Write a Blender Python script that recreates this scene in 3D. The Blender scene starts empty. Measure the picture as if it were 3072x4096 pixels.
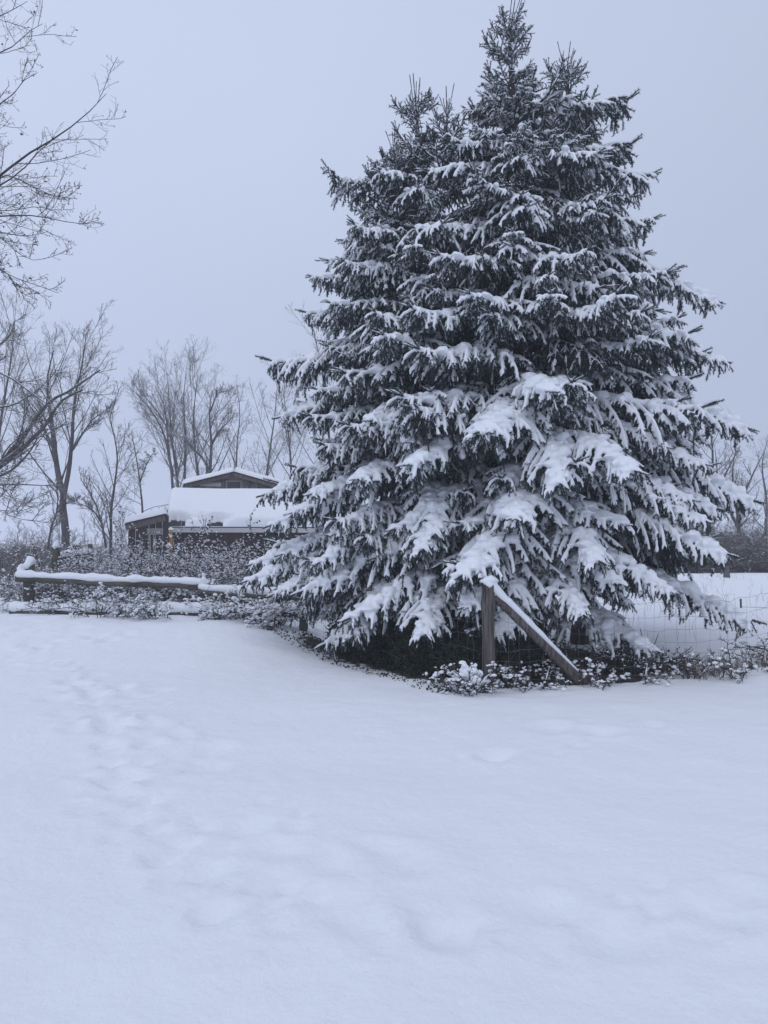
import bpy, math, random
import numpy as np
from mathutils import Vector, Matrix

scene = bpy.context.scene
COL = scene.collection
random.seed(7)
RNG = np.random.default_rng(11)
R = math.radians

# ------------------------------------------------------------------ camera
F = 3100.0                      # focal length in photograph pixels (3072 x 4096)
HORIZON = 2150.0
CAM_H = 1.6
PITCH = math.atan((HORIZON - 2048.0) / F)
cam_data = bpy.data.cameras.new('camera')
cam = bpy.data.objects.new('camera', cam_data)
COL.objects.link(cam)
cam.location = (0, 0, CAM_H)
cam.rotation_euler = (R(90) + PITCH, 0, 0)
cam_data.sensor_fit = 'VERTICAL'
cam_data.sensor_height = 24.0
cam_data.lens = 24.0 * F / 4096.0
cam_data.clip_start = 0.05
cam_data.clip_end = 3000
scene.camera = cam

# ------------------------------------------------------------------ sky and sun (overcast winter dusk)
SUN_EL, SUN_AZ = R(58), R(200)
world = bpy.data.worlds.new('World')
scene.world = world
world.use_nodes = True
wn = world.node_tree
wn.nodes.clear()
w_out = wn.nodes.new('ShaderNodeOutputWorld')
w_bg = wn.nodes.new('ShaderNodeBackground')
w_sky = wn.nodes.new('ShaderNodeTexSky')
w_sky.sky_type = 'NISHITA'
w_sky.sun_disc = False
w_sky.sun_elevation = SUN_EL
w_sky.sun_rotation = SUN_AZ
w_sky.dust_density = 4.0
w_tc = wn.nodes.new('ShaderNodeTexCoord')
w_sep = wn.nodes.new('ShaderNodeSeparateXYZ')
w_ramp = wn.nodes.new('ShaderNodeValToRGB')         # the cloud layer: even, a little brighter overhead
w_ramp.color_ramp.interpolation = 'EASE'
w_ramp.color_ramp.elements[0].position = 0.0
w_ramp.color_ramp.elements[0].color = (0.485, 0.553, 0.735, 1)
w_ramp.color_ramp.elements[1].position = 0.62
w_ramp.color_ramp.elements[1].color = (0.575, 0.645, 0.84, 1)
w_mul = wn.nodes.new('ShaderNodeVectorMath'); w_mul.operation = 'SCALE'
w_mul.inputs['Scale'].default_value = 10.0
w_noise = wn.nodes.new('ShaderNodeTexNoise')
w_noise.inputs['Scale'].default_value = 1.6
w_noise.inputs['Detail'].default_value = 3
w_map = wn.nodes.new('ShaderNodeMapRange')
w_map.inputs['To Min'].default_value = 9.4
w_map.inputs['To Max'].default_value = 10.7
w_mix = wn.nodes.new('ShaderNodeMix'); w_mix.data_type = 'RGBA'
w_mix.inputs[0].default_value = 0.94
w_bg.inputs['Strength'].default_value = 0.1
L = wn.links.new
L(w_tc.outputs['Generated'], w_sep.inputs[0])
L(w_sep.outputs['Z'], w_ramp.inputs[0])
L(w_tc.outputs['Generated'], w_noise.inputs['Vector'])
L(w_noise.outputs['Fac'], w_map.inputs['Value'])
w_x = wn.nodes.new('ShaderNodeMath'); w_x.operation = 'MULTIPLY_ADD'; w_x.inputs[1].default_value = -0.22; w_x.inputs[2].default_value = 1.0
L(w_sep.outputs['X'], w_x.inputs[0])
w_xx = wn.nodes.new('ShaderNodeMath'); w_xx.operation = 'MULTIPLY'
L(w_map.outputs[0], w_xx.inputs[0]); L(w_x.outputs[0], w_xx.inputs[1])
L(w_xx.outputs[0], w_mul.inputs['Scale'])
L(w_ramp.outputs['Color'], w_mul.inputs[0])
L(w_sky.outputs['Color'], w_mix.inputs[6])
L(w_mul.outputs['Vector'], w_mix.inputs[7])
L(w_mix.outputs[2], w_bg.inputs['Color'])
L(w_bg.outputs[0], w_out.inputs[0])

sun_data = bpy.data.lights.new('sun', 'SUN')
sun_data.energy = 0.5
sun_data.angle = R(60)
sun_data.color = (1.0, 0.98, 0.96)
sun = bpy.data.objects.new('sun', sun_data)
COL.objects.link(sun)
sun.location = (0, 0, 30)
sd = Vector((math.sin(SUN_AZ) * math.cos(SUN_EL), math.cos(SUN_AZ) * math.cos(SUN_EL), math.sin(SUN_EL)))
sun.rotation_euler = sd.to_track_quat('Z', 'Y').to_euler()

vs = scene.view_settings
vs.view_transform = 'Standard'
vs.look = 'None'
vs.exposure = 0.0
vs.gamma = 1.0
vs.use_curve_mapping = False
scene.render.engine = 'CYCLES'
scene.cycles.max_bounces = 6
scene.cycles.diffuse_bounces = 4
scene.cycles.volume_bounces = 2
scene.cycles.use_denoising = True

# ------------------------------------------------------------------ small helpers
def at(u, v, Y):
    """point of the place seen at photograph pixel (u, v), Y metres ahead"""
    x, yu = (u - 1536.0) / F, (2048.0 - v) / F
    c, s = math.cos(PITCH), math.sin(PITCH)
    fy, fz = c - yu * s, s + yu * c
    t = Y / fy
    return np.array([x * t, Y, CAM_H + fz * t])

def sstep(a, b, x):
    t = np.clip((np.asarray(x, float) - a) / (b - a), 0, 1)
    return t * t * (3 - 2 * t)

_perm = np.random.default_rng(3).random((256, 256))
def vnoise(x, y, f=1.0, o=0.0):
    x = np.asarray(x, float) * f + o; y = np.asarray(y, float) * f + o * 1.7
    xi, yi = np.floor(x).astype(int), np.floor(y).astype(int)
    fx, fy = x - xi, y - yi
    fx = fx * fx * (3 - 2 * fx); fy = fy * fy * (3 - 2 * fy)
    g = lambda a, b: _perm[a % 256, b % 256]
    return (g(xi, yi) * (1 - fx) + g(xi + 1, yi) * fx) * (1 - fy) + (g(xi, yi + 1) * (1 - fx) + g(xi + 1, yi + 1) * fx) * fy

def mesh_from(name, verts, quads=None, tris=None, smooth=True, extra=None):
    verts = np.asarray(verts, np.float32).reshape(-1, 3)
    lp, st, tot = [], [], []
    n = 0
    for fa, k in ((quads, 4), (tris, 3)):
        if fa is None or len(fa) == 0: continue
        fa = np.asarray(fa, np.int32).reshape(-1, k)
        lp.append(fa.ravel()); st.append(n + np.arange(len(fa), dtype=np.int32) * k)
        tot.append(np.full(len(fa), k, np.int32)); n += fa.size
    for fa in (extra or []):
        lp.append(np.asarray(fa, np.int32)); st.append(np.array([n], np.int32)); tot.append(np.array([len(fa)], np.int32)); n += len(fa)
    me = bpy.data.meshes.new(name)
    me.vertices.add(len(verts)); me.vertices.foreach_set('co', verts.ravel())
    lp = np.concatenate(lp); st = np.concatenate(st); tot = np.concatenate(tot)
    me.loops.add(len(lp)); me.loops.foreach_set('vertex_index', lp)
    me.polygons.add(len(st)); me.polygons.foreach_set('loop_start', st); me.polygons.foreach_set('loop_total', tot)
    me.polygons.foreach_set('use_smooth', np.full(len(st), smooth))
    me.update(calc_edges=True); me.validate()
    return me

class MB:
    """collects geometry for ONE mesh"""
    def __init__(s): s.v, s.q, s.t, s.n, s.e = [], [], [], 0, []
    def add(s, v, q=None, t=None):
        v = np.asarray(v, float).reshape(-1, 3)
        if q is not None and len(q): s.q.append(np.asarray(q, int).reshape(-1, 4) + s.n)
        if t is not None and len(t): s.t.append(np.asarray(t, int).reshape(-1, 3) + s.n)
        s.v.append(v); s.n += len(v)
    def tubes(s, P, Rr, sides=4, caps=False, rot=0.0):
        P = np.asarray(P, float); Rr = np.asarray(Rr, float)
        if P.ndim == 2: P = P[None]; Rr = Rr[None]
        m, N, _ = P.shape
        T = np.empty_like(P)
        T[:, 1:-1] = P[:, 2:] - P[:, :-2]; T[:, 0] = P[:, 1] - P[:, 0]; T[:, -1] = P[:, -1] - P[:, -2]
        T /= np.linalg.norm(T, axis=2, keepdims=True) + 1e-9
        m0 = T.mean(1); ref = np.where(np.abs(m0[:, 2:3]) > 0.8, np.array([[1.0, 0, 0]]), np.array([[0, 0, 1.0]]))
        U = np.cross(T, ref[:, None, :]); U /= np.linalg.norm(U, axis=2, keepdims=True) + 1e-9
        V = np.cross(T, U)
        a = np.arange(sides) * 2 * math.pi / sides + rot
        ring = P[:, :, None] + Rr[:, :, None, None] * (np.cos(a)[None, None, :, None] * U[:, :, None] + np.sin(a)[None, None, :, None] * V[:, :, None])
        idx = np.arange(m * N * sides).reshape(m, N, sides)
        A = idx[:, :-1]; B = np.roll(A, -1, 2); C = np.roll(idx[:, 1:], -1, 2); D = idx[:, 1:]
        q = np.stack([A, D, C, B], -1).reshape(-1, 4)
        base = s.n
        s.add(ring.reshape(-1, 3), q)
        if caps:
            for i in range(m):
                s.e.append(list(base + idx[i, 0])); s.e.append(list(base + idx[i, -1][::-1]))
    def box(s, c, d, M=None):
        c = np.asarray(c, float); d = np.asarray(d, float) / 2
        v = np.array([[x, y, z] for x in (-1, 1) for y in (-1, 1) for z in (-1, 1)], float) * d
        if M is not None: v = v @ np.array(M).T
        s.add(v + c, [[0, 1, 3, 2], [4, 6, 7, 5], [0, 4, 5, 1], [2, 3, 7, 6], [0, 2, 6, 4], [1, 5, 7, 3]])
    def blobs(s, C, Rad, flat=1.0):
        """little lumps: jittered octahedra subdivided once"""
        C = np.asarray(C, float).reshape(-1, 3); n = len(C)
        Rad = np.broadcast_to(np.asarray(Rad, float), (n,))
        v = BLOB_V[None] * Rad[:, None, None]
        v = v * (1 + 0.45 * (RNG.random((n, len(BLOB_V), 1)) - 0.5)) * (1 + 0.5 * (RNG.random((n, 1, 3)) - 0.5))
        v[:, :, 2] *= flat
        v = v + C[:, None]
        f = BLOB_F[None] + (np.arange(n) * len(BLOB_V))[:, None, None]
        s.add(v.reshape(-1, 3), t=f.reshape(-1, 3))
    def mesh(s, name, smooth=True):
        return mesh_from(name, np.concatenate(s.v), np.concatenate(s.q) if s.q else None, np.concatenate(s.t) if s.t else None, smooth, s.e)

def _blob():
    v = [(1,0,0),(-1,0,0),(0,1,0),(0,-1,0),(0,0,1),(0,0,-1)]
    f = [(0,2,4),(2,1,4),(1,3,4),(3,0,4),(2,0,5),(1,2,5),(3,1,5),(0,3,5)]
    v = [np.array(p, float) for p in v]; mid = {}
    def m(a, b):
        k = (min(a, b), max(a, b))
        if k not in mid:
            p = v[a] + v[b]; v.append(p / np.linalg.norm(p)); mid[k] = len(v) - 1
        return mid[k]
    o = []
    for a, b, c in f:
        x, y, z = m(a, b), m(b, c), m(c, a)
        o += [(a, x, z), (x, b, y), (z, y, c), (x, y, z)]
    return np.array(v), np.array(o)
BLOB_V, BLOB_F = _blob()

def obj(name, me, mat=None, parent=None, loc=None, rot=None, kind=None):
    o = bpy.data.objects.new(name, me)
    if mat is not None and me is not None:
        if len(me.materials) == 0: me.materials.append(mat)
    COL.objects.link(o)
    if parent is not None: o.parent = parent
    if loc is not None: o.location = [float(a) for a in loc]
    if rot is not None: o.rotation_euler = rot
    if kind: o['kind'] = kind
    return o

def tag(o, label, cat, group=None):
    o['label'] = label; o['category'] = cat
    if group: o['group'] = group
    return o

def empty(name, loc, label, cat, group=None, rotz=0):
    o = bpy.data.objects.new(name, None); COL.objects.link(o)
    o.location = [float(a) for a in loc]; o.rotation_euler = (0, 0, rotz); o.empty_display_size = 0.1
    return tag(o, label, cat, group)

def dup(root, loc, rotz=0, scale=1.0, label=None):
    r = root.copy(); COL.objects.link(r)
    r.location = [float(a) for a in loc]; r.rotation_euler = (0, 0, rotz)
    r.scale = (scale,) * 3 if np.isscalar(scale) else scale
    if label: r['label'] = label
    for ch in KIDS.get(root.name, []):
        c = ch.copy(); COL.objects.link(c); c.parent = r
        for g in KIDS.get(ch.name, []):
            d = g.copy(); COL.objects.link(d); d.parent = c
    return r
KIDS = {}
def kids(root, lst): KIDS[root.name] = lst

def remeshed(name, mb, voxel, smooth=3, decimate=None):
    """one continuous snow skin over the collected lumps"""
    me = mb.mesh(name + '_raw')
    o = bpy.data.objects.new(name, me); COL.objects.link(o)
    m = o.modifiers.new('r', 'REMESH'); m.mode = 'VOXEL'; m.voxel_size = voxel
    if smooth:
        m = o.modifiers.new('s', 'SMOOTH'); m.factor = 0.5; m.iterations = smooth
    if decimate:
        m = o.modifiers.new('d', 'DECIMATE'); m.ratio = decimate
    dg = bpy.context.evaluated_depsgraph_get()
    out = bpy.data.meshes.new_from_object(o.evaluated_get(dg))
    out.name = name
    bpy.data.objects.remove(o); bpy.data.meshes.remove(me)
    out.polygons.foreach_set('use_smooth', np.ones(len(out.polygons), bool))
    return out

# ------------------------------------------------------------------ materials
def mat_new(name, base, rough=0.8, noise=None, bump=None, spec=0.2, obj_var=0.0, tr=0.0):
    """noise = (scale, colour2, detail, (stretch)); bump = (scale, strength, distance)"""
    m = bpy.data.materials.new(name); m.use_nodes = True
    nt = m.node_tree; b = nt.nodes['Principled BSDF']
    b.inputs['Base Color'].default_value = (*base, 1)
    b.inputs['Roughness'].default_value = rough
    b.inputs['Specular IOR Level'].default_value = spec
    tc = nt.nodes.new('ShaderNodeTexCoord')
    col = None
    if noise:
        mp = nt.nodes.new('ShaderNodeMapping'); mp.inputs['Scale'].default_value = noise[3] if len(noise) > 3 else (1, 1, 1)
        nz = nt.nodes.new('ShaderNodeTexNoise'); nz.inputs['Scale'].default_value = noise[0]; nz.inputs['Detail'].default_value = noise[2]
        nt.links.new(tc.outputs['Object'], mp.inputs[0]); nt.links.new(mp.outputs[0], nz.inputs['Vector'])
        rp = nt.nodes.new('ShaderNodeValToRGB')
        rp.color_ramp.elements[0].position = 0.35; rp.color_ramp.elements[0].color = (*base, 1)
        rp.color_ramp.elements[1].position = 0.68; rp.color_ramp.elements[1].color = (*noise[1], 1)
        nt.links.new(nz.outputs['Fac'], rp.inputs[0]); col = rp.outputs['Color']
    if obj_var:
        oi = nt.nodes.new('ShaderNodeObjectInfo')
        mr = nt.nodes.new('ShaderNodeMapRange'); mr.inputs['To Min'].default_value = 1 - obj_var; mr.inputs['To Max'].default_value = 1 + obj_var
        nt.links.new(oi.outputs['Random'], mr.inputs['Value'])
        hs = nt.nodes.new('ShaderNodeHueSaturation'); nt.links.new(mr.outputs[0], hs.inputs['Value'])
        if col is not None: nt.links.new(col, hs.inputs['Color'])
        else: hs.inputs['Color'].default_value = (*base, 1)
        col = hs.outputs['Color']
    if col is not None: nt.links.new(col, b.inputs['Base Color'])
    if bump:
        nz = nt.nodes.new('ShaderNodeTexNoise'); nz.inputs['Scale'].default_value = bump[0]; nz.inputs['Detail'].default_value = 5
        if noise and len(noise) > 3: nt.links.new(mp.outputs[0], nz.inputs['Vector'])
        else: nt.links.new(tc.outputs['Object'], nz.inputs['Vector'])
        bp = nt.nodes.new('ShaderNodeBump'); bp.inputs['Strength'].default_value = bump[1]; bp.inputs['Distance'].default_value = bump[2]
        nt.links.new(nz.outputs['Fac'], bp.inputs['Height']); nt.links.new(bp.outputs[0], b.inputs['Normal'])
    return m

def snow_dusted(name, base, base2, scale, stretch=(1, 1, 1), lo=0.45, hi=0.75, bump=None):
    """wood or bark with real snow colour lying on whatever faces up"""
    m = mat_new(name, base, 0.85, (scale, base2, 5, stretch), bump)
    nt = m.node_tree; b = nt.nodes['Principled BSDF']
    src = b.inputs['Base Color'].links[0].from_socket
    g = nt.nodes.new('ShaderNodeNewGeometry'); sp = nt.nodes.new('ShaderNodeSeparateXYZ')
    nt.links.new(g.outputs['Normal'], sp.inputs[0])
    nz = nt.nodes.new('ShaderNodeTexNoise'); nz.inputs['Scale'].default_value = 3.0; nz.inputs['Detail'].default_value = 3
    nt.links.new(g.outputs['Position'], nz.inputs['Vector'])
    ad = nt.nodes.new('ShaderNodeMath'); ad.operation = 'MULTIPLY_ADD'; ad.inputs[1].default_value = 0.9; 
    nt.links.new(nz.outputs['Fac'], ad.inputs[0])
    sb = nt.nodes.new('ShaderNodeMath'); sb.operation = 'SUBTRACT'; sb.inputs[1].default_value = 0.45
    nt.links.new(sp.outputs['Z'], sb.inputs[0]); nt.links.new(sb.outputs[0], ad.inputs[2])
    mr = nt.nodes.new('ShaderNodeMapRange'); mr.inputs['From Min'].default_value = lo; mr.inputs['From Max'].default_value = hi
    nt.links.new(ad.outputs[0], mr.inputs['Value'])
    mx = nt.nodes.new('ShaderNodeMix'); mx.data_type = 'RGBA'
    nt.links.new(mr.outputs[0], mx.inputs[0]); nt.links.new(src, mx.inputs[6]); mx.inputs[7].default_value = (0.84, 0.86, 0.88, 1)
    nt.links.new(mx.outputs[2], b.inputs['Base Color'])
    return m

M = {}
M['snow'] = mat_new('snow', (0.845, 0.870, 0.905), 0.75, None, (38, 0.35, 0.012), 0.25)
M['snow_fine'] = mat_new('snow_fine', (0.845, 0.870, 0.905), 0.75, None, (55, 0.5, 0.010), 0.2)
M['needle'] = mat_new('needle', (0.021, 0.033, 0.036), 0.55, (4, (0.042, 0.060, 0.064), 3), None, 0.3, 0.22)
def powder(m, scale, lo, hi, amount):
    """powder snow caught among needles, in patches of its own"""
    nt = m.node_tree; b = nt.nodes['Principled BSDF']; src = b.inputs['Base Color'].links[0].from_socket
    g = nt.nodes.new('ShaderNodeTexCoord'); nz = nt.nodes.new('ShaderNodeTexNoise'); nz.inputs['Scale'].default_value = scale; nz.inputs['Detail'].default_value = 4
    nt.links.new(g.outputs['Object'], nz.inputs['Vector'])
    mr = nt.nodes.new('ShaderNodeMapRange'); mr.inputs['From Min'].default_value = lo; mr.inputs['From Max'].default_value = hi; mr.inputs['To Max'].default_value = amount
    nt.links.new(nz.outputs['Fac'], mr.inputs['Value'])
    mx = nt.nodes.new('ShaderNodeMix'); mx.data_type = 'RGBA'; mx.inputs[7].default_value = (0.80, 0.83, 0.86, 1)
    nt.links.new(mr.outputs[0], mx.inputs[0]); nt.links.new(src, mx.inputs[6]); nt.links.new(mx.outputs[2], b.inputs['Base Color'])
powder(M['needle'], 22, 0.55, 0.75, 0.20)
M['spruce_bark'] = mat_new('spruce_bark', (0.045, 0.036, 0.032), 0.9, (9, (0.10, 0.082, 0.072), 6, (1, 1, 0.25)), (14, 0.8, 0.02))
M['bark'] = snow_dusted('bark', (0.055, 0.050, 0.050), (0.115, 0.105, 0.105), 5, (1, 1, 0.3), 0.42, 0.75)
M['twig'] = snow_dusted('twig', (0.050, 0.043, 0.042), (0.085, 0.074, 0.072), 3, (1, 1, 1), 0.35, 0.7)
M['near_twig'] = snow_dusted('near_twig', (0.040, 0.036, 0.038), (0.070, 0.062, 0.062), 3, (1, 1, 1), 0.55, 0.85)
M['brush'] = snow_dusted('brush', (0.050, 0.036, 0.033), (0.095, 0.070, 0.062), 2, (1, 1, 1), 0.75, 1.0)
M['cane'] = mat_new('cane', (0.045, 0.038, 0.041), 0.8, (5, (0.11, 0.092, 0.092), 3), None)
M['dry_leaf'] = mat_new('dry_leaf', (0.040, 0.033, 0.030), 0.8, (7, (0.085, 0.070, 0.060), 3), None)
M['dark_leaf'] = mat_new('dark_leaf', (0.014, 0.024, 0.014), 0.6, (5, (0.038, 0.056, 0.03), 3), None, 0.15, 0.15)
M['post_wood'] = mat_new('post_wood', (0.050, 0.043, 0.042), 0.9, (11, (0.20, 0.178, 0.172), 8, (4, 4, 0.16)), (11, 0.9, 0.02))
M['rail_wood'] = mat_new('rail_wood', (0.060, 0.055, 0.046), 0.9, (6, (0.14, 0.13, 0.11), 7, (0.25, 3, 3)), (11, 0.8, 0.02))
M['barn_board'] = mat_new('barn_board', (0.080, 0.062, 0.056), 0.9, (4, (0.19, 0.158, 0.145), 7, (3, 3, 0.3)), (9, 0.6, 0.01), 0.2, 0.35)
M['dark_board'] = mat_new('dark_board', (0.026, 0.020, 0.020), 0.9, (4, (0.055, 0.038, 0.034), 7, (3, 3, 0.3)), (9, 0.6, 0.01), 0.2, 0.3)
M['trim'] = mat_new('trim', (0.20, 0.18, 0.17), 0.85, (3, (0.34, 0.31, 0.30), 6, (0.4, 3, 3)), (10, 0.4, 0.01))
M['metal_fascia'] = mat_new('metal_fascia', (0.44, 0.43, 0.43), 0.5, (2, (0.52, 0.50, 0.50), 4, (0.3, 2, 2)), None, 0.4)
M['shingle'] = mat_new('shingle', (0.03, 0.03, 0.032), 0.9, (12, (0.06, 0.06, 0.062), 5), (20, 0.5, 0.01))
M['glass'] = mat_new('glass', (0.02, 0.024, 0.03), 0.08, None, None, 0.5)
M['sign_board'] = mat_new('sign_board', (0.12, 0.115, 0.115), 0.85, (5, (0.20, 0.19, 0.19), 5, (0.4, 3, 3)), None)
M['sign_frame'] = mat_new('sign_frame', (0.24, 0.235, 0.23), 0.85, (5, (0.34, 0.33, 0.32), 5, (0.4, 3, 3)), None)
M['sign_paint'] = mat_new('sign_paint', (0.46, 0.46, 0.47), 0.8)
M['yellow_paint'] = mat_new('yellow_paint', (0.42, 0.22, 0.05), 0.7, (6, (0.30, 0.16, 0.05), 5, (3, 3, 0.3)), None)
M['wire'] = mat_new('wire', (0.16, 0.155, 0.155), 0.55, (30, (0.24, 0.22, 0.21), 3), None, 0.4)
M['steel_post'] = mat_new('steel_post', (0.05, 0.05, 0.052), 0.7)
M['straw'] = mat_new('straw', (0.14, 0.105, 0.075), 0.85, (3, (0.26, 0.20, 0.145), 3), None)

# ------------------------------------------------------------------ ground: one snow sheet to the horizon
CORNER = np.array([1.09, 8.55])          # fence corner
LEFT_END = np.array([-1.45, 12.75])      # wire fence meets the rail fence here
RIGHT_END = np.array([7.3, 10.4])
TRUNK = np.array([2.05, 11.0])

def side_left(x, y):     # >0 on the tree side of the left wire fence
    d = LEFT_END - CORNER; d = d / np.linalg.norm(d); return (x - CORNER[0]) * d[1] - (y - CORNER[1]) * d[0]
def side_right(x, y):    # >0 on the tree side of the right wire fence
    d = RIGHT_END - CORNER; d = d / np.linalg.norm(d); return -(x - CORNER[0]) * d[1] + (y - CORNER[1]) * d[0]

_pr = np.random.default_rng(21)
def _path(pts, n, spread, rr):
    pts = np.array(pts, float); out = []
    seg = np.linalg.norm(np.diff(pts, axis=0), axis=1); cum = np.r_[0, np.cumsum(seg)]
    for i in range(n):
        d = (i + _pr.random() * 0.8) / n * cum[-1]
        k = min(np.searchsorted(cum, d, 'right') - 1, len(seg) - 1)
        p = pts[k] + (pts[k + 1] - pts[k]) * (d - cum[k]) / seg[k]
        out.append((p[0] + _pr.normal() * spread, p[1] + _pr.normal() * spread, rr * (0.45 + 1.3 * _pr.random() ** 2)))
    return out
def g0(u, v):            # flat-ground point under a pixel
    Y = CAM_H * F / (v - HORIZON); p = at(u, v, Y); return (p[0], p[1])
PRINTS = _path([g0(90, 2590), g0(330, 2690), g0(430, 2960), g0(640, 3330), g0(1000, 3560), g0(1500, 3640)], 34, 0.06, 0.085)
DIMPLES = (PRINTS + _path([g0(60, 2600), g0(330, 2690), g0(430, 2960), g0(640, 3330), g0(1000, 3560), g0(1500, 3640), g0(2200, 3680), g0(2950, 3620)], 170, 0.17, 0.10)
           + _path([g0(40, 2560), g0(420, 2600)], 70, 0.38, 0.11)
           + _path([g0(330, 2690), g0(900, 3150), g0(1500, 3480)], 60, 0.28, 0.11)
           + _path([g0(1800, 3000), g0(2600, 2900)], 14, 0.3, 0.12)
           + [(*g0(1075, 3780), 0.05), (*g0(2245, 3775), 0.06), (*g0(1090, 3660), 0.05), (*g0(1990, 3670), 0.06), (*g0(860, 3810), 0.03), (*g0(2020, 3260), 0.05)])

def gh(x, y, detail=True):
    x = np.asarray(x, float); y = np.asarray(y, float)
    h = 0.22 * sstep(9.5, 13.2, y) * sstep(-0.6, -2.6, x) * (1 - 0.5 * sstep(16, 30, y))
    h = h + 0.10 * sstep(-0.4, -2.5, x) * np.exp(-((y - 11.8) / 1.7) ** 2)
    # hollow sheltered by the spruce
    d = np.hypot(x - TRUNK[0], (y - TRUNK[1]))
    h = h - 0.10 * (1 - sstep(1.5, 4.0, d))
    # gentle rise of the yard edge on the right and of the field beyond
    h = h + 0.10 * sstep(3.4, 6.0, x) * sstep(7.5, 10.5, y)
    h = h + 0.26 * sstep(3, 8, x) * np.exp(-((y - 25) / 6.0) ** 2) + 0.12 * np.exp(-((x - 8.5) / 3.0) ** 2 - ((y - 20) / 4.0) ** 2)
    far = sstep(30, 120, np.hypot(x, y))
    h = h + (0.07 * (vnoise(x, y, 0.35, 4.2) - 0.5) + 0.05 * (vnoise(x, y, 0.8, 9.1) - 0.5)) * (1 + 6 * far)
    if detail:
        near = 1 - sstep(22, 40, y)
        wind = vnoise(x * 0.55 + 0.15 * y, y * 1.6, 1.0, 2.3) - 0.5
        h = h + near * (0.036 * wind + 0.016 * (vnoise(x, y, 2.6, 1.1) - 0.5) + 0.012 * (vnoise(x, y, 7.0, 5.1) - 0.5) + 0.006 * (vnoise(x, y, 15.0, 7.1) - 0.5))
        for i_, (a, b, r) in enumerate(DIMPLES):
            k = (np.abs(x - a) < 3 * r) & (np.abs(y - b) < 3 * r)
            if k.any():
                q = ((x[k] - a) ** 2 + (y[k] - b) ** 2) / (r * r)
                h[k] = h[k] - (0.012 + 0.10 * r + (0.016 if i_ < len(PRINTS) else 0)) * np.exp(-q * 1.6) + 0.010 * np.exp(-((np.sqrt(q) - 1.25) / 0.35) ** 2)
    return h
def ghs(x, y): return float(gh(np.array([x]), np.array([y]), False)[0])

def graded(lo, hi, step, far_lo, far_hi, ratio=1.16):
    a = list(np.arange(lo, hi, step)); s = step
    while a[-1] < far_hi: s *= ratio; a.append(a[-1] + s)
    s = step
    while a[0] > far_lo: s *= ratio; a.insert(0, a[0] - s)
    return np.array(a)
gx = graded(-8.0, 7.5, 0.050, -700, 700)
gy = graded(1.4, 14.0, 0.050, -250, 900, 1.13)
GX, GY = np.meshgrid(gx, gy, indexing='ij')
GZ = gh(GX.ravel(), GY.ravel()).reshape(GX.shape)
ii = np.arange(GX.size).reshape(GX.shape)
gq = np.stack([ii[:-1, :-1], ii[1:, :-1], ii[1:, 1:], ii[:-1, 1:]], -1).reshape(-1, 4)
gme = mesh_from('ground', np.stack([GX, GY, GZ], -1).reshape(-1, 3), gq)
inside = (side_left(GX, GY) > -0.05) & (side_right(GX, GY) > -0.05)
dd = np.hypot((GX - TRUNK[0] + 0.2), (GY - TRUNK[1] + 0.6))
bare = np.where(inside, 1 - sstep(1.2, 2.3, dd + 0.8 * (vnoise(GX, GY, 1.7, 3.3) - 0.5)), 0)
sl = side_left(GX, GY)
along = np.hypot(GX - CORNER[0], GY - CORNER[1])
strip = (sl <= 0) * sstep(-0.75, -0.05, sl + 0.35 * (vnoise(GX, GY, 3.5, 8.8) - 0.5)) * (GX < CORNER[0] - 0.05) * sstep(5.2, 3.5, along) * sstep(0.1, 0.7, along)
bare = np.clip(np.maximum(bare, 0.85 * strip), 0, 1)
att = gme.attributes.new('bare', 'FLOAT', 'POINT'); att.data.foreach_set('value', bare.ravel().astype(np.float32))
gm = mat_new('snow_ground', (0.845, 0.870, 0.905), 0.8, None, None, 0.2)
nt = gm.node_tree; b = nt.nodes['Principled BSDF']
an = nt.nodes.new('ShaderNodeAttribute'); an.attribute_name = 'bare'
tc = nt.nodes.new('ShaderNodeNewGeometry')
n1 = nt.nodes.new('ShaderNodeTexNoise'); n1.inputs['Scale'].default_value = 9; n1.inputs['Detail'].default_value = 6
nt.links.new(tc.outputs['Position'], n1.inputs['Vector'])
mm = nt.nodes.new('ShaderNodeMath'); mm.operation = 'ADD'; nt.links.new(n1.outputs['Fac'], mm.inputs[0]); nt.links.new(an.outputs['Fac'], mm.inputs[1])
mr = nt.nodes.new('ShaderNodeMapRange'); mr.inputs['From Min'].default_value = 0.92; mr.inputs['From Max'].default_value = 1.12
nt.links.new(mm.outputs[0], mr.inputs['Value'])
n2 = nt.nodes.new('ShaderNodeTexNoise'); n2.inputs['Scale'].default_value = 40; n2.inputs['Detail'].default_value = 4
nt.links.new(tc.outputs['Position'], n2.inputs['Vector'])
rp = nt.nodes.new('ShaderNodeValToRGB'); rp.color_ramp.elements[0].color = (0.02, 0.018, 0.014, 1); rp.color_ramp.elements[1].color = (0.085, 0.07, 0.055, 1)
nt.links.new(n2.outputs['Fac'], rp.inputs[0])
mx = nt.nodes.new('ShaderNodeMix'); mx.data_type = 'RGBA'
nt.links.new(mr.outputs[0], mx.inputs[0]); mx.inputs[6].default_value = (0.845, 0.870, 0.905, 1); nt.links.new(rp.outputs[0], mx.inputs[7])
nt.links.new(mx.outputs[2], b.inputs['Base Color'])
n3 = nt.nodes.new('ShaderNodeTexNoise'); n3.inputs['Scale'].default_value = 11; n3.inputs['Detail'].default_value = 9; n3.inputs['Roughness'].default_value = 0.62
nt.links.new(tc.outputs['Position'], n3.inputs['Vector'])
bp = nt.nodes.new('ShaderNodeBump'); bp.inputs['Strength'].default_value = 0.8; bp.inputs['Distance'].default_value = 0.02
nt.links.new(n3.outputs['Fac'], bp.inputs['Height']); nt.links.new(bp.outputs[0], b.inputs['Normal'])
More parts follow.
